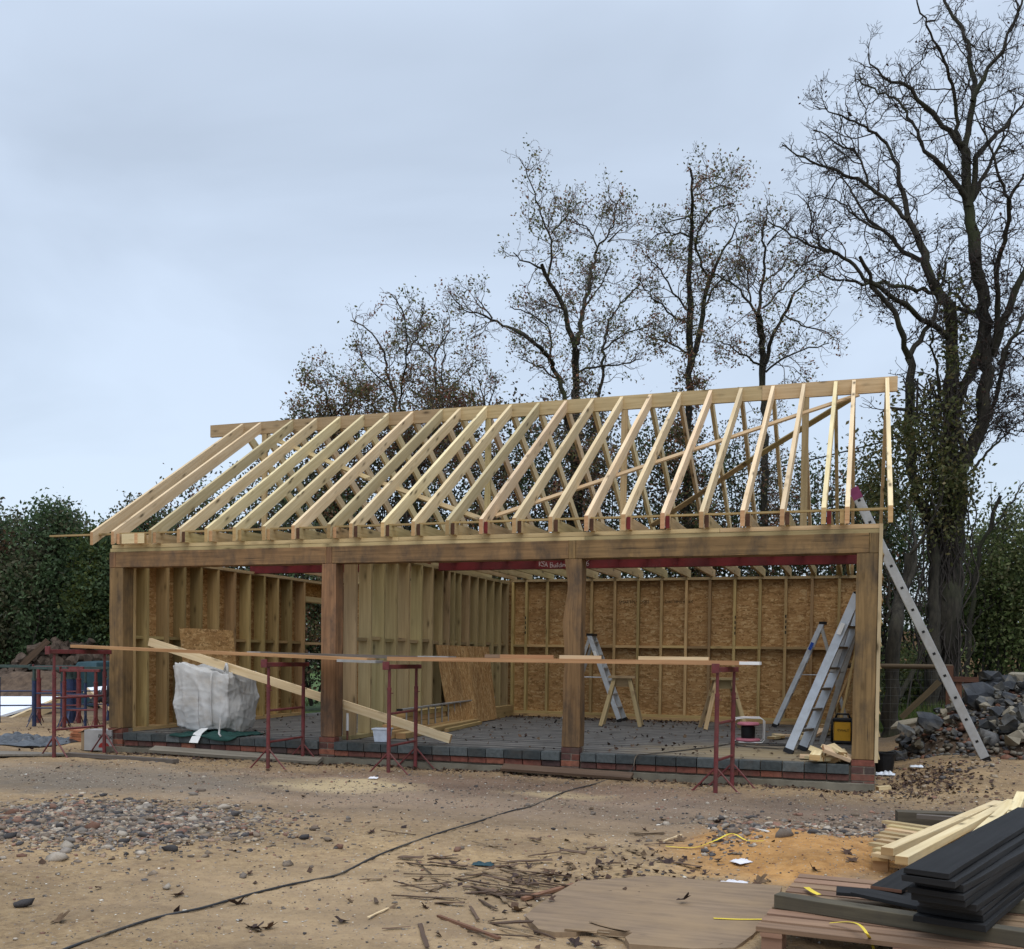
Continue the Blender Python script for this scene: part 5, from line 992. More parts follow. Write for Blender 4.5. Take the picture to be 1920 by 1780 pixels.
def smooth_path(pts, n=8):
    pts = [np.array(p, float) for p in pts]; out_ = []
    for i in range(len(pts)-1):
        p0, p1, p2, p3 = pts[max(i-1, 0)], pts[i], pts[i+1], pts[min(i+2, len(pts)-1)]
        for k in range(n): t = k/n; out_.append(0.5*((2*p1)+(-p0+p2)*t+(2*p0-5*p1+4*p2-p3)*t*t+(-p0+3*p1-3*p2+p3)*t**3))
    return out_+[pts[-1]]
mb = MB(); mb.tube(smooth_path([(x, y, 0.008) for x, y in cb]), 0.007, 6); solo('cable_coil', mb, MAT['cable'], 'loose black cable looping on the floor from the pink machine', 'cable', smooth=True)
# offcut heap by the right post, and scraps on the floor behind
rg_ = random.Random(5); OG = 'offcuts heaped against the right oak post'
cut_me = []
for k in range(4):
    mb = MB(); L = 0.16+0.05*k; hw, ht = 0.05+0.012*(k % 2), 0.03+0.012*(k % 3); mb.loft([[(-L/2, -hw, 0), (-L/2, hw, 0), (-L/2, hw, ht), (-L/2, -hw, ht)], [(L/2-(0.07 if k % 2 else 0), -hw, 0), (L/2, hw, 0), (L/2, hw, ht), (L/2-(0.07 if k % 2 else 0), -hw, ht)]], [0, L], endmi=1); cut_me.append(mb.data('timber_offcut', [MAT['rafter'], MAT['end']]))
for k in range(30):
    o = link('timber_offcut', cut_me[k % 4]); front = k < 17
    if front: x = rg_.uniform(-0.62, -0.24); y = rg_.uniform(-0.0, 0.5); z = 0.005+0.14*max(0, 1-abs(x+0.40)/0.24)*rg_.random()
    else: x = rg_.uniform(-1.25, -0.25); y = rg_.uniform(2.7, 4.4); z = 0.004+0.10*rg_.random()*(1 if x > -0.8 else 0.2)
    o.location = (x, y, z); o.rotation_euler = (rg_.uniform(-0.5, 0.5)*(z > 0.03), rg_.uniform(-0.5, 0.5)*(z > 0.03), rg_.uniform(0, 6.3)); sc_f = rg_.uniform(0.8, 1.25); o.scale = (sc_f,)*3
    tag(o, 'pale timber offcut in the small heap at the foot of the right oak post' if front else 'timber offcut strewn on the floor behind the tall stepladder', 'offcut', OG if front else 'offcuts strewn on the floor')
for k, (xa, ya, za, xb, yb, zb_) in enumerate(((-0.62, 3.3, 0, -0.17, 3.5, 1.15), (-0.50, 3.7, 0, -0.16, 3.8, 0.95), (-0.42, 3.0, 0.0, -0.15, 3.1, 1.5))):
    mb = MB(); mb.bar((xa, ya, za+0.02), (xb, yb, zb_), 0.09, 0.03, up=(1, 0, 0), endmi=1); solo('leaning_board', mb, [MAT['stud'], MAT['end']], ('wide board leaning in the corner behind the radio, lower one', 'short board leaning deepest in the corner behind the radio', 'tallest board leaning against the right gable inside')[k], 'board')

# ------------------------------------------------------------------ clutter left of the garage
SG = 'blue and red steel trestles stored beside the garage'
st_src = {}
for key, mts in (('blue', (MAT['greensteel'], MAT['bluesteel'])), ('red', (MAT['trestle'], MAT['trestle']))): st_src[key] = None
spots = tuple((key, *G(u, v)[:2], rz, sc_z, sc_y, lab) for key, u, v, rz, sc_z, sc_y, lab in (('blue', 62, 1356, -58, 1.03, 1.75, 'blue trestle with green top bar, leftmost of the stored ones'), ('blue', 98, 1352, -70, 0.99, 0.95, 'blue trestle second of the stored ones, behind the leftmost'), ('red', 110, 1356, -66, 1.0, 1.0, 'red trestle among the stored blue ones, on their left'), ('blue', 92, 1362, -75, 1.0, 0.75, 'blue trestle in the middle of the stored ones'), ('blue', 138, 1362, -60, 0.97, 0.55, 'blue trestle right of the middle of the stored ones'), ('red', 150, 1366, -70, 0.98, 0.75, 'red trestle with a stub top bar at the right of the stored ones'), ('blue', 172, 1352, -60, 1.0, 0.85, 'dark trestle farthest right of the stored ones, by the carton')))
for key, x, y, rz, sc_z, sc_y, lab in spots:
    if st_src[key] is None: o = st_src[key] = trestle('steel_trestle', lab, 1.05, 0.72, (MAT['greensteel'], MAT['bluesteel']) if key == 'blue' else (MAT['trestle'], MAT['trestle']), group=SG, fat=1.9)
    else: o = dup(st_src[key], label=lab)
    put(o, x, y, R(rz), (1, sc_y, sc_z))
sheet('black_sheet', -11.55, 0.55, -0.255, 0.80, 0.60, 7.7, 0.16, MAT['plastic'], 'crumpled black plastic sheet on the ground before the stored trestles', 'sheet', n=44)
mb = MB(); mb.slab([(-10.6, -1.42), (-9.66, -0.88), (-9.58, -0.68), (-10.9, -0.92)], -0.25, -0.226); solo('wet_board', mb, MAT['greyboard'], 'dark grey board lying on the ground at the left edge', 'board')
a, b_ = G(128, 1419), G(330, 1432); mb = MB(); mb.bar(a+(0, 0, .03), b_+(0, 0, .03), 0.10, 0.045, endmi=0); solo('ground_batten', mb, MAT['greyboard'], 'weathered batten on the ground under the far left trestle', 'batten')
# white insulation boards with their timber edges
def quad_slab(name, pts, th, mat, label, cat):
    pts = [np.array(p, float) for p in pts]; n_ = unit(np.cross(pts[1]-pts[0], pts[3]-pts[0])); mb = MB(); mb.loft([[p-n_*th for p in pts], [p for p in pts]], [0, th]); return solo(name, mb, mat, label, cat)
quad_slab('insulation_board', (PT(-70, 1362, 19.8), PT(0, 1342, 20.2), PT(122, 1306, 22.0), PT(-70, 1306, 22.5)), 0.05, MAT['palewhite'], 'white insulation board lying behind the stored trestles at the left edge', 'board')
quad_slab('insulation_board', (PT(158, 1290, 20.4), PT(204, 1329, 20.0), PT(240, 1329, 20.3), PT(225, 1284, 20.7)), 0.05, MAT['palewhite'], 'white insulation board leaning between the stored trestles and the left oak post', 'board')
a, b_ = PT(-20, 1372, 19.5), PT(122, 1312, 21.2); mb = MB(); mb.bar(a, b_, 0.1, 0.2, endmi=1); solo('timber_baulk', mb, [MAT['rafter'], MAT['end']], 'yellow timber on edge in front of the white board at the left edge', 'timber')
a, b_ = PT(160, 1294, 19.9), PT(206, 1332, 19.6); mb = MB(); mb.bar(a, b_, 0.06, 0.11, endmi=1); solo('timber_batten', mb, [MAT['rafter'], MAT['end']], 'pale batten along the slanting edge of the right hand white board', 'batten')
# logs, soil heap, covered things
def mound(name, cx, cy, rx, ry, h, seed, mat, z0=-0.28, n=40, pw=1.0):
    g = np.linspace(-1, 1, n); A, B_ = np.meshgrid(g, g); r_ = np.sqrt(A*A+B_*B_)
    nz = np.array([[mnoise.noise(Vector((a*2.2+seed, b_*2.2, 0)))*0.35+mnoise.noise(Vector((a*6+seed, b_*6, 4)))*0.14 for a in g] for b_ in g])
    hh = np.clip(1-r_**1.6, 0, 1)**pw*(1+nz)*h; x_ = cx+A*rx; y_ = cy+B_*ry; z_ = np.where(r_ < 0.98, gz(x_, y_)-0.03+hh, gz(x_, y_)-0.06)
    ids = np.arange(n*n).reshape(n, n); q_ = np.stack([ids[:-1, :-1], ids[:-1, 1:], ids[1:, 1:], ids[1:, :-1]], -1).reshape(-1, 4); o = link(name, np_mesh(name, np.stack([x_-cx, y_-cy, z_-z0], -1).reshape(-1, 3), q_, mat)); o.location = (cx, cy, z0); finish(o, True); return o
tag(mound('soil_heap', PT(60, 1300, 24.6)[0], PT(60, 1300, 24.6)[1], 2.9, 1.3, 0.80, 3.0, MAT['earth']), kind='structure')
rg_ = random.Random(9); LGS = 'logs heaped before the hedge'
log_me = []
for k in range(3):
    mb = MB(); n = 7; rr = 0.10+0.025*k; mb.tube([(0.02*math.sin(i*1.3+k), 0.02*math.cos(i*1.7), i*0.08-0.24) for i in range(n)], [rr*(0.9+0.2*rg_.random()) for _ in range(n)], 10); log_me.append(mb.data('log', [MAT['log']]))
for k in range(90):
    r = rg_.random(); x = rg_.uniform(-1.35, 1.25); hmax = 1.30*max(0.15, 1-abs((x-0.1)/1.6)**1.8); z = 0.05+hmax*rg_.random()**0.7; lp = PT(108, 1240, 26.0); o = link('log', log_me[k % 3]); o.location = (lp[0]+CR[0]*x+CF[0]*rg_.uniform(-0.3, 0.5), lp[1]+CR[1]*x+CF[1]*rg_.uniform(-0.3, 0.5), z); o.rotation_euler = (rg_.uniform(0.8, 2.2), rg_.uniform(-0.5, 0.5), rg_.uniform(0, 6.3)); o.scale = (1, 1, rg_.uniform(0.8, 1.6)); tag(o, 'short thick log in the dark heap between hedge and stored trestles', 'log', LGS)
mb = MB(); mb.bar(PT(38, 1252, 25.0), PT(90, 1201, 25.2), 0.16, 0.14, n=4, jit=0.01); solo('old_beam', mb, MAT['rail'], 'old grey beam leaning up onto the log heap', 'beam')
th = thing('wheeled_bin', 'teal covered bin standing behind the far left trestle, next to the post', 'bin', (-12.95, 4.0, -0.25))
bp = PT(180, 1290, 23.5); th.location = (bp[0], bp[1], -0.25)
mb = MB(); mb.loft([[(-0.24, -0.25, 0.05), (0.24, -0.25, 0.05), (0.24, 0.25, 0.05), (-0.24, 0.25, 0.05)], [(-0.29, -0.32, 0.95), (0.29, -0.32, 0.95), (0.29, 0.34, 0.95), (-0.29, 0.34, 0.95)]], [0, 1]); part('body', mb, MAT['teal'], th, bevel=0.02)
mb = MB(); mb.loft([[(-0.31, -0.35, 0.955), (0.31, -0.35, 0.955), (0.31, 0.36, 0.955), (-0.31, 0.36, 0.955)], [(-0.27, -0.30, 1.07), (0.27, -0.30, 1.07), (0.27, 0.34, 1.10), (-0.27, 0.34, 1.10)]], [0, 1]); part('lid', mb, MAT['teal'], th, bevel=0.02)
for x in (-0.24, 0.24):
    mb = MB(); mb.tube([(x-0.025, 0.27, 0.10), (x+0.025, 0.27, 0.10)], 0.10, 14); part('wheel', mb, MAT['black'], th)
bp = PT(199, 1275, 18.6); sheet('dark_cover', bp[0]+0.1, bp[1]+0.3, 0.1, 0.42, 0.4, 2.1, 0.9, MAT['black'], 'dark plastic cover bunched behind the far left trestle by the bin', 'cover', n=26)
cx = PT(183, 1358, 13.6); bx = thing('carton', 'open printed carton box behind the far left trestle', 'box', (cx[0], cx[1]+0.1, -0.25), 0.25); bx.scale = (0.86, 0.86, 0.80)
mb = MB(); mb.box(-0.22, 0.22, -0.16, 0.16, 0.0, 0.34, axis='z'); part('body', mb, MAT['boxwhite'], bx)
for s_, a in ((-1, 0.55), (1, 0.9)):
    mb = MB(); mb.loft([[(s_*0.22, -0.16, 0.342), (s_*0.22, 0.16, 0.342), (s_*0.22, 0.16, 0.348), (s_*0.22, -0.16, 0.348)], [(s_*(0.22+0.17*a), -0.16, 0.342-0.11*(s_ < 0)+0.05), (s_*(0.22+0.17*a), 0.16, 0.342-0.11*(s_ < 0)+0.05), (s_*(0.22+0.17*a), 0.16, 0.348-0.11*(s_ < 0)+0.05), (s_*(0.22+0.17*a), -0.16, 0.348-0.11*(s_ < 0)+0.05)]], [0, .2]); part('flap', mb, MAT['card'], bx)
mb = MB(); mb.box(-0.28, -0.222, -0.14, 0.14, 0.0, 0.30, axis='z'); part('side_panel', mb, MAT['card'], bx)
mb = MB(); mb.loft([[(0.10+0.09*math.cos(t), -0.1602, 0.05+0.09*math.sin(t)) for t in np.linspace(0, math.pi, 12)], [(0.10+0.09*math.cos(t), -0.163, 0.05+0.09*math.sin(t)) for t in np.linspace(0, math.pi, 12)]], [0, .01]); part('red_mark', mb, MAT['redprint'], bx)
cu = text_obj('lettering', 'BRICK', 0.085, (0, 0, 0), (R(90), 0, 0), MAT['ink'], bx); cu.location = (0.0, -0.163, 0.22); cu.rotation_euler = (R(90), R(8), 0)
tp = G(147, 1392); tg = 'clay tiles stacked behind the far left trestle'
for k in range(5):
    mb = MB(); mb.box(-0.19, 0.19, -0.12, 0.12, 0, 0.028); o = solo('clay_tile', mb, MAT['tile'], 'orange clay tile, %s of the five stacked ones behind the far left trestle' % ('bottom', 'second', 'middle', 'fourth', 'top')[k], 'tile', tg, world=False, bevel=0.003); o.location = (tp[0]+0.02*RND.random(), tp[1]+0.15, tp[2]+0.005+k*0.034); o.rotation_euler = (0.02*(k % 2), 0.03, 0.1+0.25*RND.random())

# ------------------------------------------------------------------ right of the garage: broken blocks
tag(mound('earth_heap', 2.6, 4.2, 2.3, 2.1, 0.86, 1.0, MAT['earth'], z0=-0.1), kind='structure')
def block_mesh(name, seed, dims, mat, chip=0.3):
    r = np.random.RandomState(seed); mb = MB(); a, b2, c_ = (d/2 for d in dims); rings = []
    for t in (-1, -0.3, 0.4, 1):
        j = lambda: r.normal(0, 0.026); cut = r.rand()*chip if abs(t) == 1 else 0
        rings.append([(t*a+j()-t*a*cut*(r.rand()), y*b2*(1-0.15*r.rand())+j(), z*c_*(1-0.12*r.rand())+j()) for y, z in ((-1, -1), (0, -1.03), (1, -1), (1, 1), (0.1, 1.03), (-1, 1))])
    mb.loft(rings, [0, .1, .2, .3]); return mb.data(name, [MAT[mat]])
blk = [block_mesh('concrete_block', 100+k, d, mt) for k, (d, mt) in enumerate((((0.40, 0.21, 0.14), 'block'), ((0.30, 0.24, 0.10), 'block'), ((0.24, 0.20, 0.15), 'blocktan'), ((0.36, 0.26, 0.11), 'blockdark'), ((0.28, 0.18, 0.17), 'block'), ((0.42, 0.24, 0.10), 'block'), ((0.20, 0.17, 0.14), 'blocktan'), ((0.34, 0.30, 0.09), 'blockdark'), ((0.26, 0.22, 0.12), 'block')))]
for m_ in blk:
    pass
BGp = 'broken concrete blocks heaped by the fence'
rg_ = random.Random(21)
def heap_h(x, y):
    r = math.hypot((x-2.6)/2.3, (y-4.2)/2.1); return float(gz(x, y))+0.90*max(0, 1-r**1.6)
cnt = 0
while cnt < 230:
    x, y = rg_.uniform(0.35, 3.8), rg_.uniform(2.2, 5.6); r = math.hypot((x-2.6)/2.25, (y-4.2)/2.0)
    if r > 1.02 or (x < 0.9 and rg_.random() < 0.6): continue
    front = y < 4.2-0.2*(x-2.6)
    if not front and rg_.random() < 0.6: continue
    o = link('concrete_block', blk[rg_.randrange(9)]); o.location = (x, y, heap_h(x, y)+0.06+rg_.uniform(-0.02, 0.09)); o.rotation_euler = (rg_.uniform(-0.7, 0.7), rg_.uniform(-0.7, 0.7), rg_.uniform(0, 6.3)); f_ = rg_.uniform(0.3, 0.95)*(0.62 if x < 1.3 else 1.0); o.scale = (f_, f_, f_); cnt += 1
    tag(o, 'broken grey concrete block in the big heap before the board fence', 'block', BGp)
for k, (u, v, t, mi_, sc, rot, lab) in enumerate(((1868, 1272, 14.2, 3, 1.15, (0.15, 0.25, 0.5), 'dark blue grey slab lying topmost on the block heap'), (1912, 1275, 14.3, 2, 1.3, (0.1, 0.0, 0.2), 'tan block lying on top of the heap at the right edge'), (1682, 1414, 12.4, 3, 0.62, (0.05, 0.0, 0.1), 'small dark block on the ground between bucket and heap'), (1835, 1305, 13.6, 7, 1.15, (1.2, 0.1, 0.5), 'dark slab standing upright in the heap face'), (1700, 1370, 13.0, 1, 0.7, (0.5, 0.2, 0.9), 'grey block alone at the left foot of the heap'), (1740, 1352, 13.2, 7, 0.8, (0.9, 0.3, 0.3), 'bluish slab tilted at the left end of the heap'))):
    o = link('concrete_block', blk[mi_]); o.location = PT(u, v, t); o.rotation_euler = rot; o.scale = (sc,)*3; tag(o, lab, 'block')
HEAPFINES = True
bk = PT(1647, 1418, 12.3); mb = MB(); mb.lathe([(0.0, 0.0), (0.095, 0.0), (0.125, 0.24), (0.135, 0.245), (0.135, 0.26), (0.115, 0.26), (0.09, 0.02), (0.0, 0.02)], k=22); o = solo('bucket', mb, MAT['black'], 'black bucket on the soil right of the right oak post', 'bucket', world=False); o.location = (bk[0]+0.07, bk[1], float(gz(bk[0]+.07, bk[1]))-0.02)
rgp = PT(1661, 1424, 11.9); sheet('white_rag', rgp[0], rgp[1], float(gz(rgp[0], rgp[1]))+0.01, 0.11, 0.09, 5.5, 0.055, MAT['rag'], 'crumpled white plastic rag by the black bucket', 'rag', n=18)
rgp = PT(1725, 1424, 12.0); sheet('white_scrap', rgp[0], rgp[1], float(gz(rgp[0], rgp[1]))+0.01, 0.11, 0.07, 6.5, 0.03, MAT['rag'], 'white scrap on the soil before the small dark block', 'scrap', n=14)
a = PT(1676, 1360, 13.6); b_ = PT(1722, 1352, 13.4); mb = MB(); mb.bar(a, b_, 0.3, 0.03, up=(0.2, -0.3, 1)); solo('fibre_board', mb, MAT['blocktan'], 'pale flat board on the soil at the left of the block heap', 'board')
a = G(1645, 1482); b_ = G(1668, 1480); mb = MB(); mb.bar(a+(0, 0, .02), b_+(0, 0, .02), 0.06, 0.035, endmi=1); solo('timber_offcut', mb, [MAT['rafter'], MAT['end']], 'pale offcut on the ground right beside the right brick pier', 'offcut')
for u0, v0, u1, v1, lab, mt, hh in ((942, 1436, 1185, 1458, 'reddish board lying along the footing before the third post', 'stick', 0.03), (285, 1418, 600, 1424, 'grey brown board leaning along the footing of the left bay', 'greyboard', 0.04)):
    a, b_ = PY(u0, v0, -0.17), PY(u1, v1, -0.24 if u0 > 500 else -0.16); a[2] = float(gz(a[0], a[1]))+0.06; b_[2] = float(gz(b_[0], b_[1]))+0.05; mb = MB(); mb.bar(a, b_, 0.14, hh, up=(0, -0.35, 1)); solo('footing_board', mb, MAT[mt], lab, 'board')

# ------------------------------------------------------------------ foreground: pallets, black boards, timber
def pallet(name, label, o0, ex, ey, L, W, H, nsl, mats, slat_w, gap_jit=0.0):
    """pallet: slats along ex, bearers along ey; o0 = front left top corner"""
    ex, ey = unit(np.array((*ex, 0.0))), unit(np.array((*ey, 0.0))); o0 = np.array(o0, float); th = thing(name, label, 'pallet', (o0[0], o0[1], o0[2]-H)); up = np.array((0, 0, 1.0))
    for k in range(nsl):
        s_ = (k+0.5)/nsl*(W-slat_w)+slat_w*0.5*0+slat_w/2*(1-1/nsl)*0; c = o0+ey*(slat_w/2+(W-slat_w)*k/(nsl-1)); e = RND.uniform(-gap_jit, gap_jit)
        mb = MB(); mb.bar(c+ex*e-up*0.011, c+ex*(L+e)-up*0.011, slat_w, 0.021, n=3, jit=0.0012, endmi=0); part('slat', mb, mats[0], th, world=True)
    for fx_ in (0.055, 0.5, 0.945):
        c = o0+ex*L*fx_-up*(0.0225+0.011); mb = MB(); mb.bar(c, c+ey*W, 0.095, 0.021); part('bearer', mb, mats[1], th, world=True)
        for fy in (0.06, 0.5, 0.94):
            d = c+ey*W*fy; mb = MB(); mb.bar(d-ey*0.06-up*(H-0.045)/2, d+ey*0.06-up*(H-0.045)/2, 0.09, H-0.07); part('block', mb, mats[1], th, world=True)
    return th
pallet('wooden_pallet', 'brown slatted pallet nearest in the right corner under the black boards', (-0.56, -6.47, -0.118), (1, -0.075), (0.10, 1), 1.25, 1.26, 0.145, 10, (MAT['pallet'], MAT['pallet']), 0.098)
pallet('wooden_pallet', 'pale pallet farther off carrying three light timbers', (-0.06, -4.36, -0.125), (1, -0.62), (0.10, 1), 1.3, 1.45, 0.14, 9, (MAT['plate'], MAT['boardorange']), 0.075, 0.03)
mb = MB(); mb.bar((0.16, -2.42, -0.17), (1.5, -2.26, -0.16), 0.14, 0.10, endmi=0); solo('old_sleeper', mb, MAT['sleeper'], 'dark old beam lying behind the pale pallet', 'beam')
mb = MB(); mb.bar((0.30, -2.62, -0.125), (1.3, -2.70, -0.125), 0.07, 0.03); solo('thin_lath', mb, MAT['greyboard'], 'thin pale lath on the pale pallet before the dark old beam', 'lath')
for k, (a, b_, lab) in enumerate((((1663, 1597), (1872, 1507), 'left of the three pale timbers lying across the pale pallet'), ((1690, 1614), (1893, 1507), 'second pale timber from the left across the pale pallet, nearest end lowest'), ((1800, 1598), (1893, 1512), 'third pale timber ending behind the black boards'), ((1885, 1562), (1912, 1497), 'pale timber at the right edge pointing away over the pale pallet'))):
    zc = (-0.072, -0.070, -0.068, -0.066)[k]; p0, p1 = PZ(a[0], a[1], zc), PZ(b_[0], b_[1], zc); d = unit(p1-p0); mb = MB(); mb.bar(p0, p1+d*0.1*k, 0.075, 0.05, endmi=1, tone=0.5+0.15*k); solo('pale_timber', mb, [MAT['rafter'], MAT['end']], lab, 'timber', 'pale timbers lying on the pale pallet', bevel=0.003)
# bearers and the stack of black boards
sa, sb_ = PZ(1456, 1690, -0.085), PZ(1735, 1733, -0.085); dsl = unit(sb_-sa)
mb = MB(); mb.bar(sa+np.array((0, 0.03, 0)), sa+dsl*1.25+np.array((0, 0.03, 0)), 0.085, 0.066, n=6, jit=0.002); solo('bearer_timber', mb, [MAT['sleeper']], 'mossy grey bearer lying across the brown pallet under the black boards', 'beam', bevel=0.004)
mb = MB(); mb.bar((0.50, -5.72, -0.085), (1.3, -5.80, -0.085), 0.085, 0.066); solo('bearer_timber', mb, [MAT['sleeper']], 'brown bearer under the black boards at the right edge', 'beam', bevel=0.004)
# near end of the stack: corners seen at (1690,1625)-(1780,1637) for the top, (1845,1757) for the bottom
zt = 0.225; nb = 9; thk = (zt-(-0.05))/nb
tl, tr_ = PZ(1690, 1625, zt), PZ(1781, 1637, zt); far_ = PZ(1920, 1553, zt); dirb = unit(far_-tr_); acr = unit(tr_-tl); wb = np.linalg.norm(tr_-tl)
bl_r = PZ(1846, 1752, -0.05)
ORD = ('topmost', 'second from the top', 'third from the top', 'fourth from the top', 'fifth from the top', 'sixth from the top', 'third from the bottom', 'second from the bottom', 'lowest')
rb = np.random.RandomState(12)
for k in range(nb):
    z = zt-thk*(k+0.5); f_ = k/(nb-1); right = tr_+(bl_r-tr_)*f_; right = np.array((right[0], right[1], z)); wk = wb*(1.0+0.55*f_**1.5)+rb.uniform(-0.02, 0.02)
    end_off = rb.uniform(-0.03, 0.09)*(k > 0); c = right-acr*wk/2+dirb*(end_off)+acr*rb.uniform(-0.012, 0.012); dk = unit(dirb+acr*rb.normal(0, 0.012))
    mb = MB(); mb.bar(c, c+dk*(2.2+rb.uniform(-0.1, 0.1)), wk, thk*(0.95 if k % 3 else 0.80), n=9, jit=0.0022); o = solo('black_board', mb, MAT['blackboard'], 'black stained board in the big stack on the brown pallet, %s' % ORD[k], 'board', 'black boards stacked on the brown pallet', bevel=0.002)
for k, (q4, z, lab, endm) in enumerate((((( 1622, 1668), (1700, 1668), (1780, 1622), (1690, 1628)), -0.035, 'loose black board with a bare brown end, pushed under the stack', 1), (((1535, 1679), (1640, 1690), (1700, 1668), (1600, 1662)), -0.062, 'loose black board lying flat left of the stack, leftmost', 0), (((1580, 1680), (1730, 1712), (1760, 1690), (1640, 1665)), -0.045, 'loose black board slanting over the mossy bearer', 0))):
    p = [PZ(u, v, z) for u, v in q4]; a, b_ = (p[0]+p[1])/2, (p[2]+p[3])/2
    if k == 0: b_ = a+unit(b_-a)*0.55; mb = MB(); mb.bar(a, b_, 0.15, 0.018, endmi=1)
    elif k == 1: a = (p[0]+p[3])/2; b_ = (p[1]+p[2])/2; mb = MB(); mb.bar(a, a+unit(b_-a)*0.5, 0.14, 0.018)
    else: a = (p[0]+p[3])/2; b_ = (p[1]+p[2])/2; mb = MB(); mb.bar(a, b_+unit(b_-a)*0.06, 0.15, 0.018)
    solo('loose_black_board', mb, [MAT['blackboard'], MAT['rust']], lab, 'board', bevel=0.002)
# yellow straps
def strap(pts, label, wd=0.014, up0=(0, 0, 1)):
    mb = MB(); P_ = smooth_path(pts, 8); rings = []; lens = []
    for i, p in enumerate(P_):
        d = unit(P_[min(i+1, len(P_)-1)]-P_[max(i-1, 0)]); sd = unit(np.cross(d, np.array(up0, float))); n_ = np.cross(sd, d); rings.append([p-sd*wd/2, p+sd*wd/2, p+sd*wd/2+n_*0.0012, p-sd*wd/2+n_*0.0012]); lens.append(i*0.02)
    mb.loft(rings, lens); solo('packing_strap', mb, MAT['strap'], label, 'strap', 'yellow packing straps')
strap([PZ(1338, 1722, -0.225), PZ(1385, 1724, -0.226), PZ(1436, 1724, -0.225)], 'yellow strap end lying flat on the sheet at the corner of the brown pallet', 0.018)
strap([PZ(1512, 1664, -0.10), PZ(1524, 1672, -0.095), PZ(1536, 1678, -0.10)], 'short yellow strap bit beside the mossy bearer', 0.03)
strap([PZ(1556, 1731, -0.108), PZ(1590, 1729, -0.085), PZ(1612, 1735, -0.07), PZ(1628, 1755, -0.09), PT(1636, 1772, 4.75), PT(1640, 1800, 4.72)], 'yellow strap arching over the front slats of the brown pallet', 0.014)
strap([PT(1894, 1634, 5.05), PT(1905, 1640, 5.0), PT(1915, 1652, 4.97), PT(1935, 1690, 4.95)], 'thin yellow strap curling down the face of the black stack', 0.008, (1, 0, 0.2))
strap([G(1248, 1590)+(0, 0, .012), G(1300, 1591)+(0, 0, .01), G(1340, 1585)+(0, 0, .03), G(1372, 1576)+(0, 0, .05), G(1400, 1580)+(0, 0, .015), G(1432, 1580)+(0, 0, .012)], 'long twisted yellow strap on the sand before the stones', 0.016)
# muddy sheet on the ground
poly_px = [(985, 1717), (1000, 1703), (1040, 1676), (1084, 1652), (1230, 1642), (1340, 1652), (1466, 1661), (1458, 1690), (1440, 1722), (1412, 1752), (1378, 1777), (1300, 1779), (1180, 1770), (1172, 1757), (1186, 1749), (1140, 1744), (1100, 1742), (1080, 1748), (1040, 1748), (1010, 1742)]
pl_ = [PZ(u, v, -0.229)[:2] for u, v in poly_px][::-1]; mb = MB(); ar = sum(pl_[i][0]*pl_[(i+1) % len(pl_)][1]-pl_[(i+1) % len(pl_)][0]*pl_[i][1] for i in range(len(pl_))); pl_ = pl_ if ar > 0 else pl_[::-1]
mb.slab([tuple(p) for p in pl_], -0.262, -0.229); solo('muddy_sheet', mb, MAT['ply'], 'muddy torn plywood sheet lying flat in front of the brown pallet', 'board sheet')
for k, (u0, v0, u1, v1, z) in enumerate(((1110, 1727, 1176, 1745, -0.222), (1060, 1742, 1120, 1746, -0.224))):
    mb = MB(); mb.bar(PZ(u0, v0, z), PZ(u1, v1, z), 0.05, 0.006, up=(0.1, 0.1, 1), n=3, jit=0.004); solo('torn_veneer', mb, MAT['ply'], ('torn veneer strip lifting at the front edge of the muddy sheet', 'small torn veneer flake at the left front of the muddy sheet')[k], 'veneer')
# extension lead
cpx = [(100, 1793), (130, 1780), (220, 1747), (300, 1722), (380, 1705), (460, 1682), (540, 1662), (600, 1650), (640, 1640), (700, 1610), (760, 1586), (830, 1562), (900, 1541), (960, 1522), (1000, 1512), (1060, 1486), (1110, 1473), (1150, 1460)]
pts = [G(u, v)+(0, 0, 0.008) for u, v in cpx]+[np.array((-2.50, -0.14, -0.16)), np.array((-2.46, -0.06, -0.005)), np.array((-2.36, 0.05, 0.01)), np.array((-2.1, 0.7, 0.006)), np.array((-1.8, 1.5, 0.006)), np.array((-1.64, 2.12, 0.01))]
mb = MB(); mb.tube(smooth_path(pts, 6), 0.0065, 6); solo('extension_lead', mb, MAT['cable'], 'long dark extension lead snaking over the sand up to the floor', 'cable', smooth=True)

# ------------------------------------------------------------------ stones, leaves, sticks, papers
def stone_verts(r, n):
    base_ = np.array([(1, 0, 0), (-1, 0, 0), (0, 1, 0), (0, -1, 0), (0, 0, 1), (0, 0, -1), (.62, .62, .5), (-.62, .62, .5), (.62, -.62, .5), (-.62, -.62, .5)], float); return base_
ICO_V = None
def ico():
    t = (1+5**0.5)/2; v = np.array([(-1, t, 0), (1, t, 0), (-1, -t, 0), (1, -t, 0), (0, -1, t), (0, 1, t), (0, -1, -t), (0, 1, -t), (t, 0, -1), (t, 0, 1), (-t, 0, -1), (-t, 0, 1)], float); v /= np.linalg.norm(v[0])
    f = np.array([(0, 11, 5), (0, 5, 1), (0, 1, 7), (0, 7, 10), (0, 10, 11), (1, 5, 9), (5, 11, 4), (11, 10, 2), (10, 7, 6), (7, 1, 8), (3, 9, 4), (3, 4, 2), (3, 2, 6), (3, 6, 8), (3, 8, 9), (4, 9, 5), (2, 4, 11), (6, 2, 10), (8, 6, 7), (9, 8, 1)]); return v, f
IV, IF = ico()
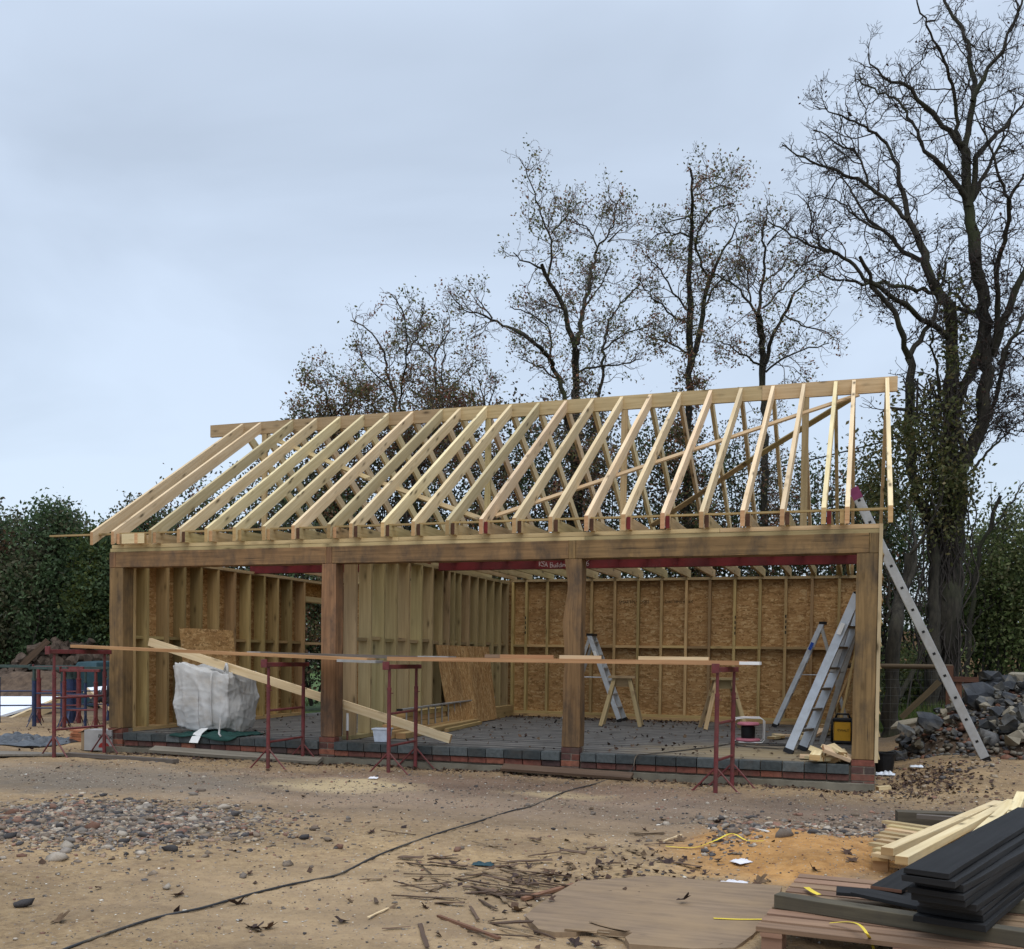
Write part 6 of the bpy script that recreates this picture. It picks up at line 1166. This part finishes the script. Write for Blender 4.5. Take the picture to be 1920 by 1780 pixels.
STC = np.array([(0.20, 0.155, 0.115), (0.25, 0.175, 0.125), (0.14, 0.11, 0.085), (0.085, 0.078, 0.076), (0.29, 0.235, 0.17), (0.22, 0.125, 0.09), (0.17, 0.14, 0.115), (0.20, 0.175, 0.15), (0.06, 0.056, 0.056), (0.36, 0.31, 0.25)])
def gravel(name, label, xy, size, rng, cols=STC, flat=0.6, sink=0.3):
    n = len(xy); sz = size*np.exp(rng.normal(0, 0.45, n))[:, None, None]; jit = 1+rng.normal(0, 0.24, (n, 12, 1)); an = rng.rand(n)*6.3; c_, s_ = np.cos(an), np.sin(an)
    v = IV[None]*jit*np.array((1.15, 0.85, flat))*sz; vx_ = v[..., 0]*c_[:, None]-v[..., 1]*s_[:, None]; vy_ = v[..., 0]*s_[:, None]+v[..., 1]*c_[:, None]; v = np.stack([vx_, vy_, v[..., 2]], -1)
    z = gz(xy[:, 0], xy[:, 1]); v = v+np.stack([xy[:, 0], xy[:, 1], z+(0.5-sink)*sz[:, 0, 0]*flat], -1)[:, None]
    f = (IF[None]+12*np.arange(n)[:, None, None]).reshape(-1, 3); col = np.repeat(cols[rng.randint(0, len(cols), n)]*(0.75+0.5*rng.rand(n, 1)), 20, axis=0)
    return tag(link(name, np_mesh(name, v.reshape(-1, 3), f, MAT['stone'], col, k=3)), label, None, kind='stuff')
rng = np.random.RandomState(77)
def scatter(n, x0, x1, y0_, y1):
    a = np.stack([rng.uniform(x0, x1, n), rng.uniform(y0_, y1, n)], -1); ok = ~((a[:, 0] > -9.8) & (a[:, 0] < 0.06) & (a[:, 1] > -0.12)); return a[ok]
gravel('fine_gravel', 'fine gravel and crumbs strewn over the sandy ground', np.concatenate([scatter(6000, -10.5, 2.2, -7.6, 0.2), scatter(6500, -9.0, 1.5, -2.9, 0.0), scatter(1500, -5.5, 1.0, -7.4, -3.5)]), 0.0056, rng)
gravel('light_chips', 'small white flecks strewn over the sandy ground', scatter(1100, -10.0, 2.0, -7.0, 0.0), 0.0052, rng, cols=np.array([(0.62, 0.58, 0.50), (0.5, 0.47, 0.42)]), flat=0.35)
pa_ = np.stack([rng.normal(-5.65, 0.68, 11000), rng.normal(-4.75, 0.50, 11000)], -1); rot_ = pa_-np.array((-5.5, -4.75)); pa_ = np.array((-5.5, -4.75))+np.stack([rot_[:, 0]*0.95-rot_[:, 1]*0.25, rot_[:, 1]+rot_[:, 0]*0.12], -1)
gravel('rubble_gravel', 'small stones of the rubble patch at the left', pa_, 0.0115, rng)
gravel('stone_row', 'small stones and hardcore along the back of the sand patch', np.concatenate([np.stack([rng.normal(-0.55, 0.45, 800), rng.normal(-2.75, 0.20, 800)], -1), np.stack([rng.normal(-1.0, 0.10, 260), rng.normal(-3.4, 0.45, 260)], -1), np.stack([rng.normal(0.0, 0.3, 300), rng.normal(-2.3, 0.35, 300)], -1), np.stack([rng.normal(0.6, 0.6, 500), rng.normal(1.2, 0.8, 500)], -1)]), 0.013, rng)
hp_ = np.stack([rng.uniform(0.4, 4.2, 3600), rng.uniform(2.0, 5.6, 3600)], -1); hr_ = np.hypot((hp_[:, 0]-2.6)/2.25, (hp_[:, 1]-4.2)/2.0); hp_ = hp_[hr_ < 1.08]
hg_ = gravel('heap_fines', 'broken crumbs and dust among the blocks of the heap', hp_, 0.030, rng, cols=np.array([(0.10, 0.10, 0.10), (0.13, 0.12, 0.10), (0.17, 0.15, 0.12), (0.07, 0.07, 0.075), (0.16, 0.08, 0.055)]))
hv_ = np.empty(len(hg_.data.vertices)*3, np.float32); hg_.data.vertices.foreach_get('co', hv_); hv_ = hv_.reshape(-1, 3); ctr = np.repeat(hp_, 12, axis=0); hv_[:, 2] += 0.90*np.clip(1-np.hypot((ctr[:, 0]-2.6)/2.3, (ctr[:, 1]-4.2)/2.1)**1.6, 0, 1); hg_.data.vertices.foreach_set('co', hv_.ravel()); hg_.data.update()
st_me = []
for k in range(14):
    r = np.random.RandomState(300+k); v = IV*(1+r.normal(0, 0.25, (12, 1)))*np.array((1.15, 0.85, 0.66)); me = np_mesh('stone', v, IF, MAT['stone'], np.tile(np.array(STC[(k*3) % 10])*(0.85+0.3*r.rand()), (20, 1)), k=3); st_me.append(me)
def put_stone(x, y, s_, lab, grp, r):
    o = link('stone', st_me[r.randint(14)]); o.location = (x, y, float(gz(x, y))+s_*0.3); o.scale = (s_, s_, s_*r.uniform(0.75, 1.1)); o.rotation_euler = (r.uniform(-0.3, 0.3), r.uniform(-0.3, 0.3), r.uniform(0, 6.3)); tag(o, lab, 'stone', grp)
for k in range(230):
    x, y = pa_[rng.randint(len(pa_))]+rng.normal(0, 0.08, 2); put_stone(x, y, 0.018+0.028*rng.rand()**2.0, 'larger rubble stone in the stony patch at the left', 'stones of the rubble patch', rng)
for k in range(40):
    x, y = rng.normal(-0.6, 0.45), rng.normal(-2.75, 0.18); put_stone(x, y, 0.018+0.022*rng.rand(), 'stone in the row behind the orange sand', 'stones behind the sand patch', rng)
for k in range(46):
    x, y = rng.uniform(-8.0, -1.0), rng.uniform(-7.0, -0.5); put_stone(x, y, 0.014+0.014*rng.rand(), 'single stone lying loose on the open sandy ground', 'stones on the open ground', rng)
p = G(1468, 1570); put_stone(p[0], p[1], 0.07, 'largest grey stone, lying behind the orange sand', None, rng)
for u, v, s_, lab in ((105, 1612, 0.06, 'large black stone at the lower left of the rubble patch'), (420, 1517, 0.055, 'dark stone at the right end of the rubble patch'), (365, 1540, 0.05, 'bluish flat stone in the right part of the rubble patch'), (40, 1700, 0.045, 'grey stone low at the left edge, below the rubble patch'), (145, 1560, 0.055, 'dark stone in the middle of the rubble patch'), (378, 1484, 0.04, 'dark stone alone above the rubble patch')): p = G(u, v); put_stone(p[0], p[1], s_, lab, None, rng)
# dead leaves
LC = np.array([(0.075, 0.045, 0.032), (0.055, 0.036, 0.03), (0.10, 0.06, 0.038), (0.13, 0.085, 0.05), (0.045, 0.03, 0.027)])
def litter(name, label, xy, zz, size, rng):
    n = len(xy); a = rng.normal(0, 1, (n, 3)); a[:, 2] *= 0.35; a /= np.linalg.norm(a, axis=1, keepdims=True); b_ = np.cross(a, np.array((0, 0, 1.0))+rng.normal(0, 0.35, (n, 3))); b_ /= np.linalg.norm(b_, axis=1, keepdims=True); sz = size*(0.5+rng.rand(n, 1)); c = np.concatenate([xy, (zz+sz[:, 0]*0.25)[:, None]], 1); up = np.array((0, 0, 1.0))*sz*rng.uniform(0.1, 0.6, (n, 1))
    v = np.stack([c-a*sz+up, c-b_*sz*0.8, c+a*sz+up*0.7, c+b_*sz*0.8], 1).reshape(-1, 3); return tag(link(name, np_mesh(name, v, np.arange(n*4).reshape(n, 4), MAT['deadleaf'], LC[rng.randint(0, 5, n)]*(0.7+0.6*rng.rand(n, 1)))), label, None, kind='stuff')
xy = np.concatenate([scatter(230, -9.5, 2.0, -7.0, -0.1), np.stack([rng.uniform(-9.5, 0.0, 900), -0.10-np.abs(rng.normal(0, 0.14, 900))], -1), np.stack([rng.normal(0.45, 0.3, 700), rng.normal(0.5, 0.6, 700)], -1)+np.array((0.1, 0)), np.stack([rng.normal(-1.5, 0.25, 120), rng.normal(-4.6, 0.5, 120)], -1), np.stack([rng.normal(-1.75, 0.22, 90), rng.normal(-5.4, 0.3, 90)], -1), np.stack([rng.uniform(-14, -9.9, 500), rng.uniform(-0.5, 5, 500)], -1)])
xy = xy[~((xy[:, 0] > -9.8) & (xy[:, 0] < 0.12) & (xy[:, 1] > -0.08))]
litter('leaf_litter', 'small brown dead leaves scattered over the ground', xy, gz(xy[:, 0], xy[:, 1]), 0.022, rng)
xy = np.concatenate([np.stack([rng.uniform(-9.3, -0.3, 700), rng.uniform(0.1, 6.3, 700)], -1), np.stack([rng.uniform(-6.1, -2.5, 500), 6.3-np.abs(rng.normal(0, 0.35, 500))], -1)]); litter('floor_litter', 'brown dead leaves blown over the garage floor', xy, np.zeros(len(xy)), 0.024, rng)
lf_me = []
for k in range(6):
    r = np.random.RandomState(500+k); n = 14; ang = np.linspace(0, 2*math.pi, n, endpoint=False); rad = (0.045+0.022*np.cos(5*ang+0.6))*(1+r.normal(0, 0.12, n)); vs_ = np.stack([rad*np.cos(ang), rad*np.sin(ang)*0.8, 0.012+0.9*(rad*np.cos(ang+r.rand()*6))**2*6+0.004*r.normal(0, 1, n)], -1); vs_ = np.concatenate([vs_, [(0, 0, 0.003)]]); f_ = np.array([(i, (i+1) % n, n) for i in range(n)]); lf_me.append(np_mesh('dead_leaf', vs_, f_, MAT['deadleaf'], np.tile(LC[k % 5], (n, 1)), k=3))
LPX = [(330, 1683), (440, 1695), (510, 1742), (120, 1730), (640, 1728), (800, 1705), (955, 1627), (990, 1630), (1035, 1640), (1065, 1635), (1250, 1620), (1262, 1650), (1300, 1655), (1322, 1640), (1420, 1660), (1430, 1655), (1085, 1768), (1060, 1752), (1120, 1775), (1050, 1740), (985, 1700), (970, 1712), (1280, 1700), (1600, 1612), (1580, 1600), (1530, 1620), (790, 1650), (650, 1690), (850, 1620), (470, 1640), (1215, 1560), (1200, 1580), (1130, 1592), (1280, 1575), (1345, 1545), (1030, 1700), (700, 1560), (480, 1745), (1500, 1690), (1240, 1540)]
for k, (u, v) in enumerate(LPX):
    p = G(u+rng.normal(0, 4), v+rng.normal(0, 2)); on = 1000 < u < 1440 and v > 1660 and v < 1740; o = link('dead_leaf', lf_me[k % 6]); o.location = (p[0], p[1], p[2]+(0.036 if on else 0.002)); o.rotation_euler = (rng.uniform(-0.5, 0.5), rng.uniform(-0.4, 0.4), rng.uniform(0, 6.3)); f_ = rng.uniform(0.5, 1.0); o.scale = (f_,)*3; tag(o, 'curled brown dead leaf lying on the sand or sheet in the foreground', 'leaf', 'dead leaves in the foreground')
# sticks and splinters
for k, (a, b_, wd, mt, lab) in enumerate((((980, 1690), (1076, 1662), 0.03, 'rust', 'reddish stick against the left edge of the muddy sheet'), ((822, 1722), (936, 1764), 0.022, 'rust', 'reddish stick alone in front of the muddy sheet'), ((935, 1744), (1018, 1764), 0.012, 'card', 'pale peeled twig in front of the muddy sheet'), ((690, 1725), (728, 1707), 0.012, 'rafter', 'short pale splinter lying left of the reddish stick'), ((1190, 1567), (1245, 1565), 0.02, 'stick', 'dark stick in the sand left of the yellow strap'), ((1245, 1580), (1278, 1568), 0.016, 'rafter', 'small pale stick before the yellow strap'), ((780, 1617), (808, 1642), 0.008, 'stick', 'thin dark twig pointing up left in the sand'), ((716, 1746), (770, 1742), 0.008, 'stick', 'thin twig low in the middle of the sand'), ((1395, 1556), (1440, 1562), 0.02, 'white', 'white splinter among the stones behind the sand'))):
    p0, p1 = G(*a)+(0, 0, .012), G(*b_)+(0, 0, .012); mb = MB(); mb.bar(p0, p1, wd, wd*0.5, n=4, jit=0.002); solo('stick', mb, MAT[mt], lab, 'stick')
spl = []
for k in range(5):
    mb = MB(); L = 0.16+0.07*k; mb.bar((-L/2, 0, 0.006), (L/2, 0.012, 0.012), 0.012+0.005*(k % 3), 0.005, n=4, jit=0.003); spl.append(mb.data('wood_splinter', [MAT['stick']]))
for k in range(105):
    t = rng.rand(); u, v = 780+t*340+rng.normal(0, 50), 1655+rng.normal(0, 30)+12*(0.5-t)
    if k > 70: u, v = rng.uniform(700, 1300), rng.uniform(1560, 1765)
    p = G(u, v); 
    if -1.8 < p[0] < -0.5 and -6.4 < p[1] < -4.9: continue
    o = link('wood_splinter', spl[k % 5]); o.location = (p[0], p[1], p[2]+0.003+0.01*rng.rand()); o.rotation_euler = (rng.normal(0, 0.12), rng.normal(0, 0.06), rng.normal(-0.25, 0.55)); o.scale = (rng.uniform(0.25, 1.25), rng.uniform(0.6, 1.5), 1); tag(o, 'thin dark wood splinter among the bark debris left of the muddy sheet', 'splinter', 'wood splinters in the foreground')
for k, (u, v, sx, sy, rz, lab) in enumerate(((1376, 1660, 0.085, 0.05, 0.2, 'torn white paper nearest the muddy sheet'), (1390, 1618, 0.06, 0.05, 0.9, 'white paper scrap behind the first one on the sand'), (700, 1461, 0.05, 0.04, 0.3, 'crumpled white scrap before the partition'), (905, 1624, 0.07, 0.035, 0.1, 'greenish slate coloured scrap among the splinters'))):
    p = G(u, v); sheet('paper_scrap', p[0], p[1], p[2]+0.008, sx, sy, k+1.3, 0.03, MAT['paper'] if k < 3 else MAT['teal'], lab, 'paper', n=12, rz=rz, thick=0.002)
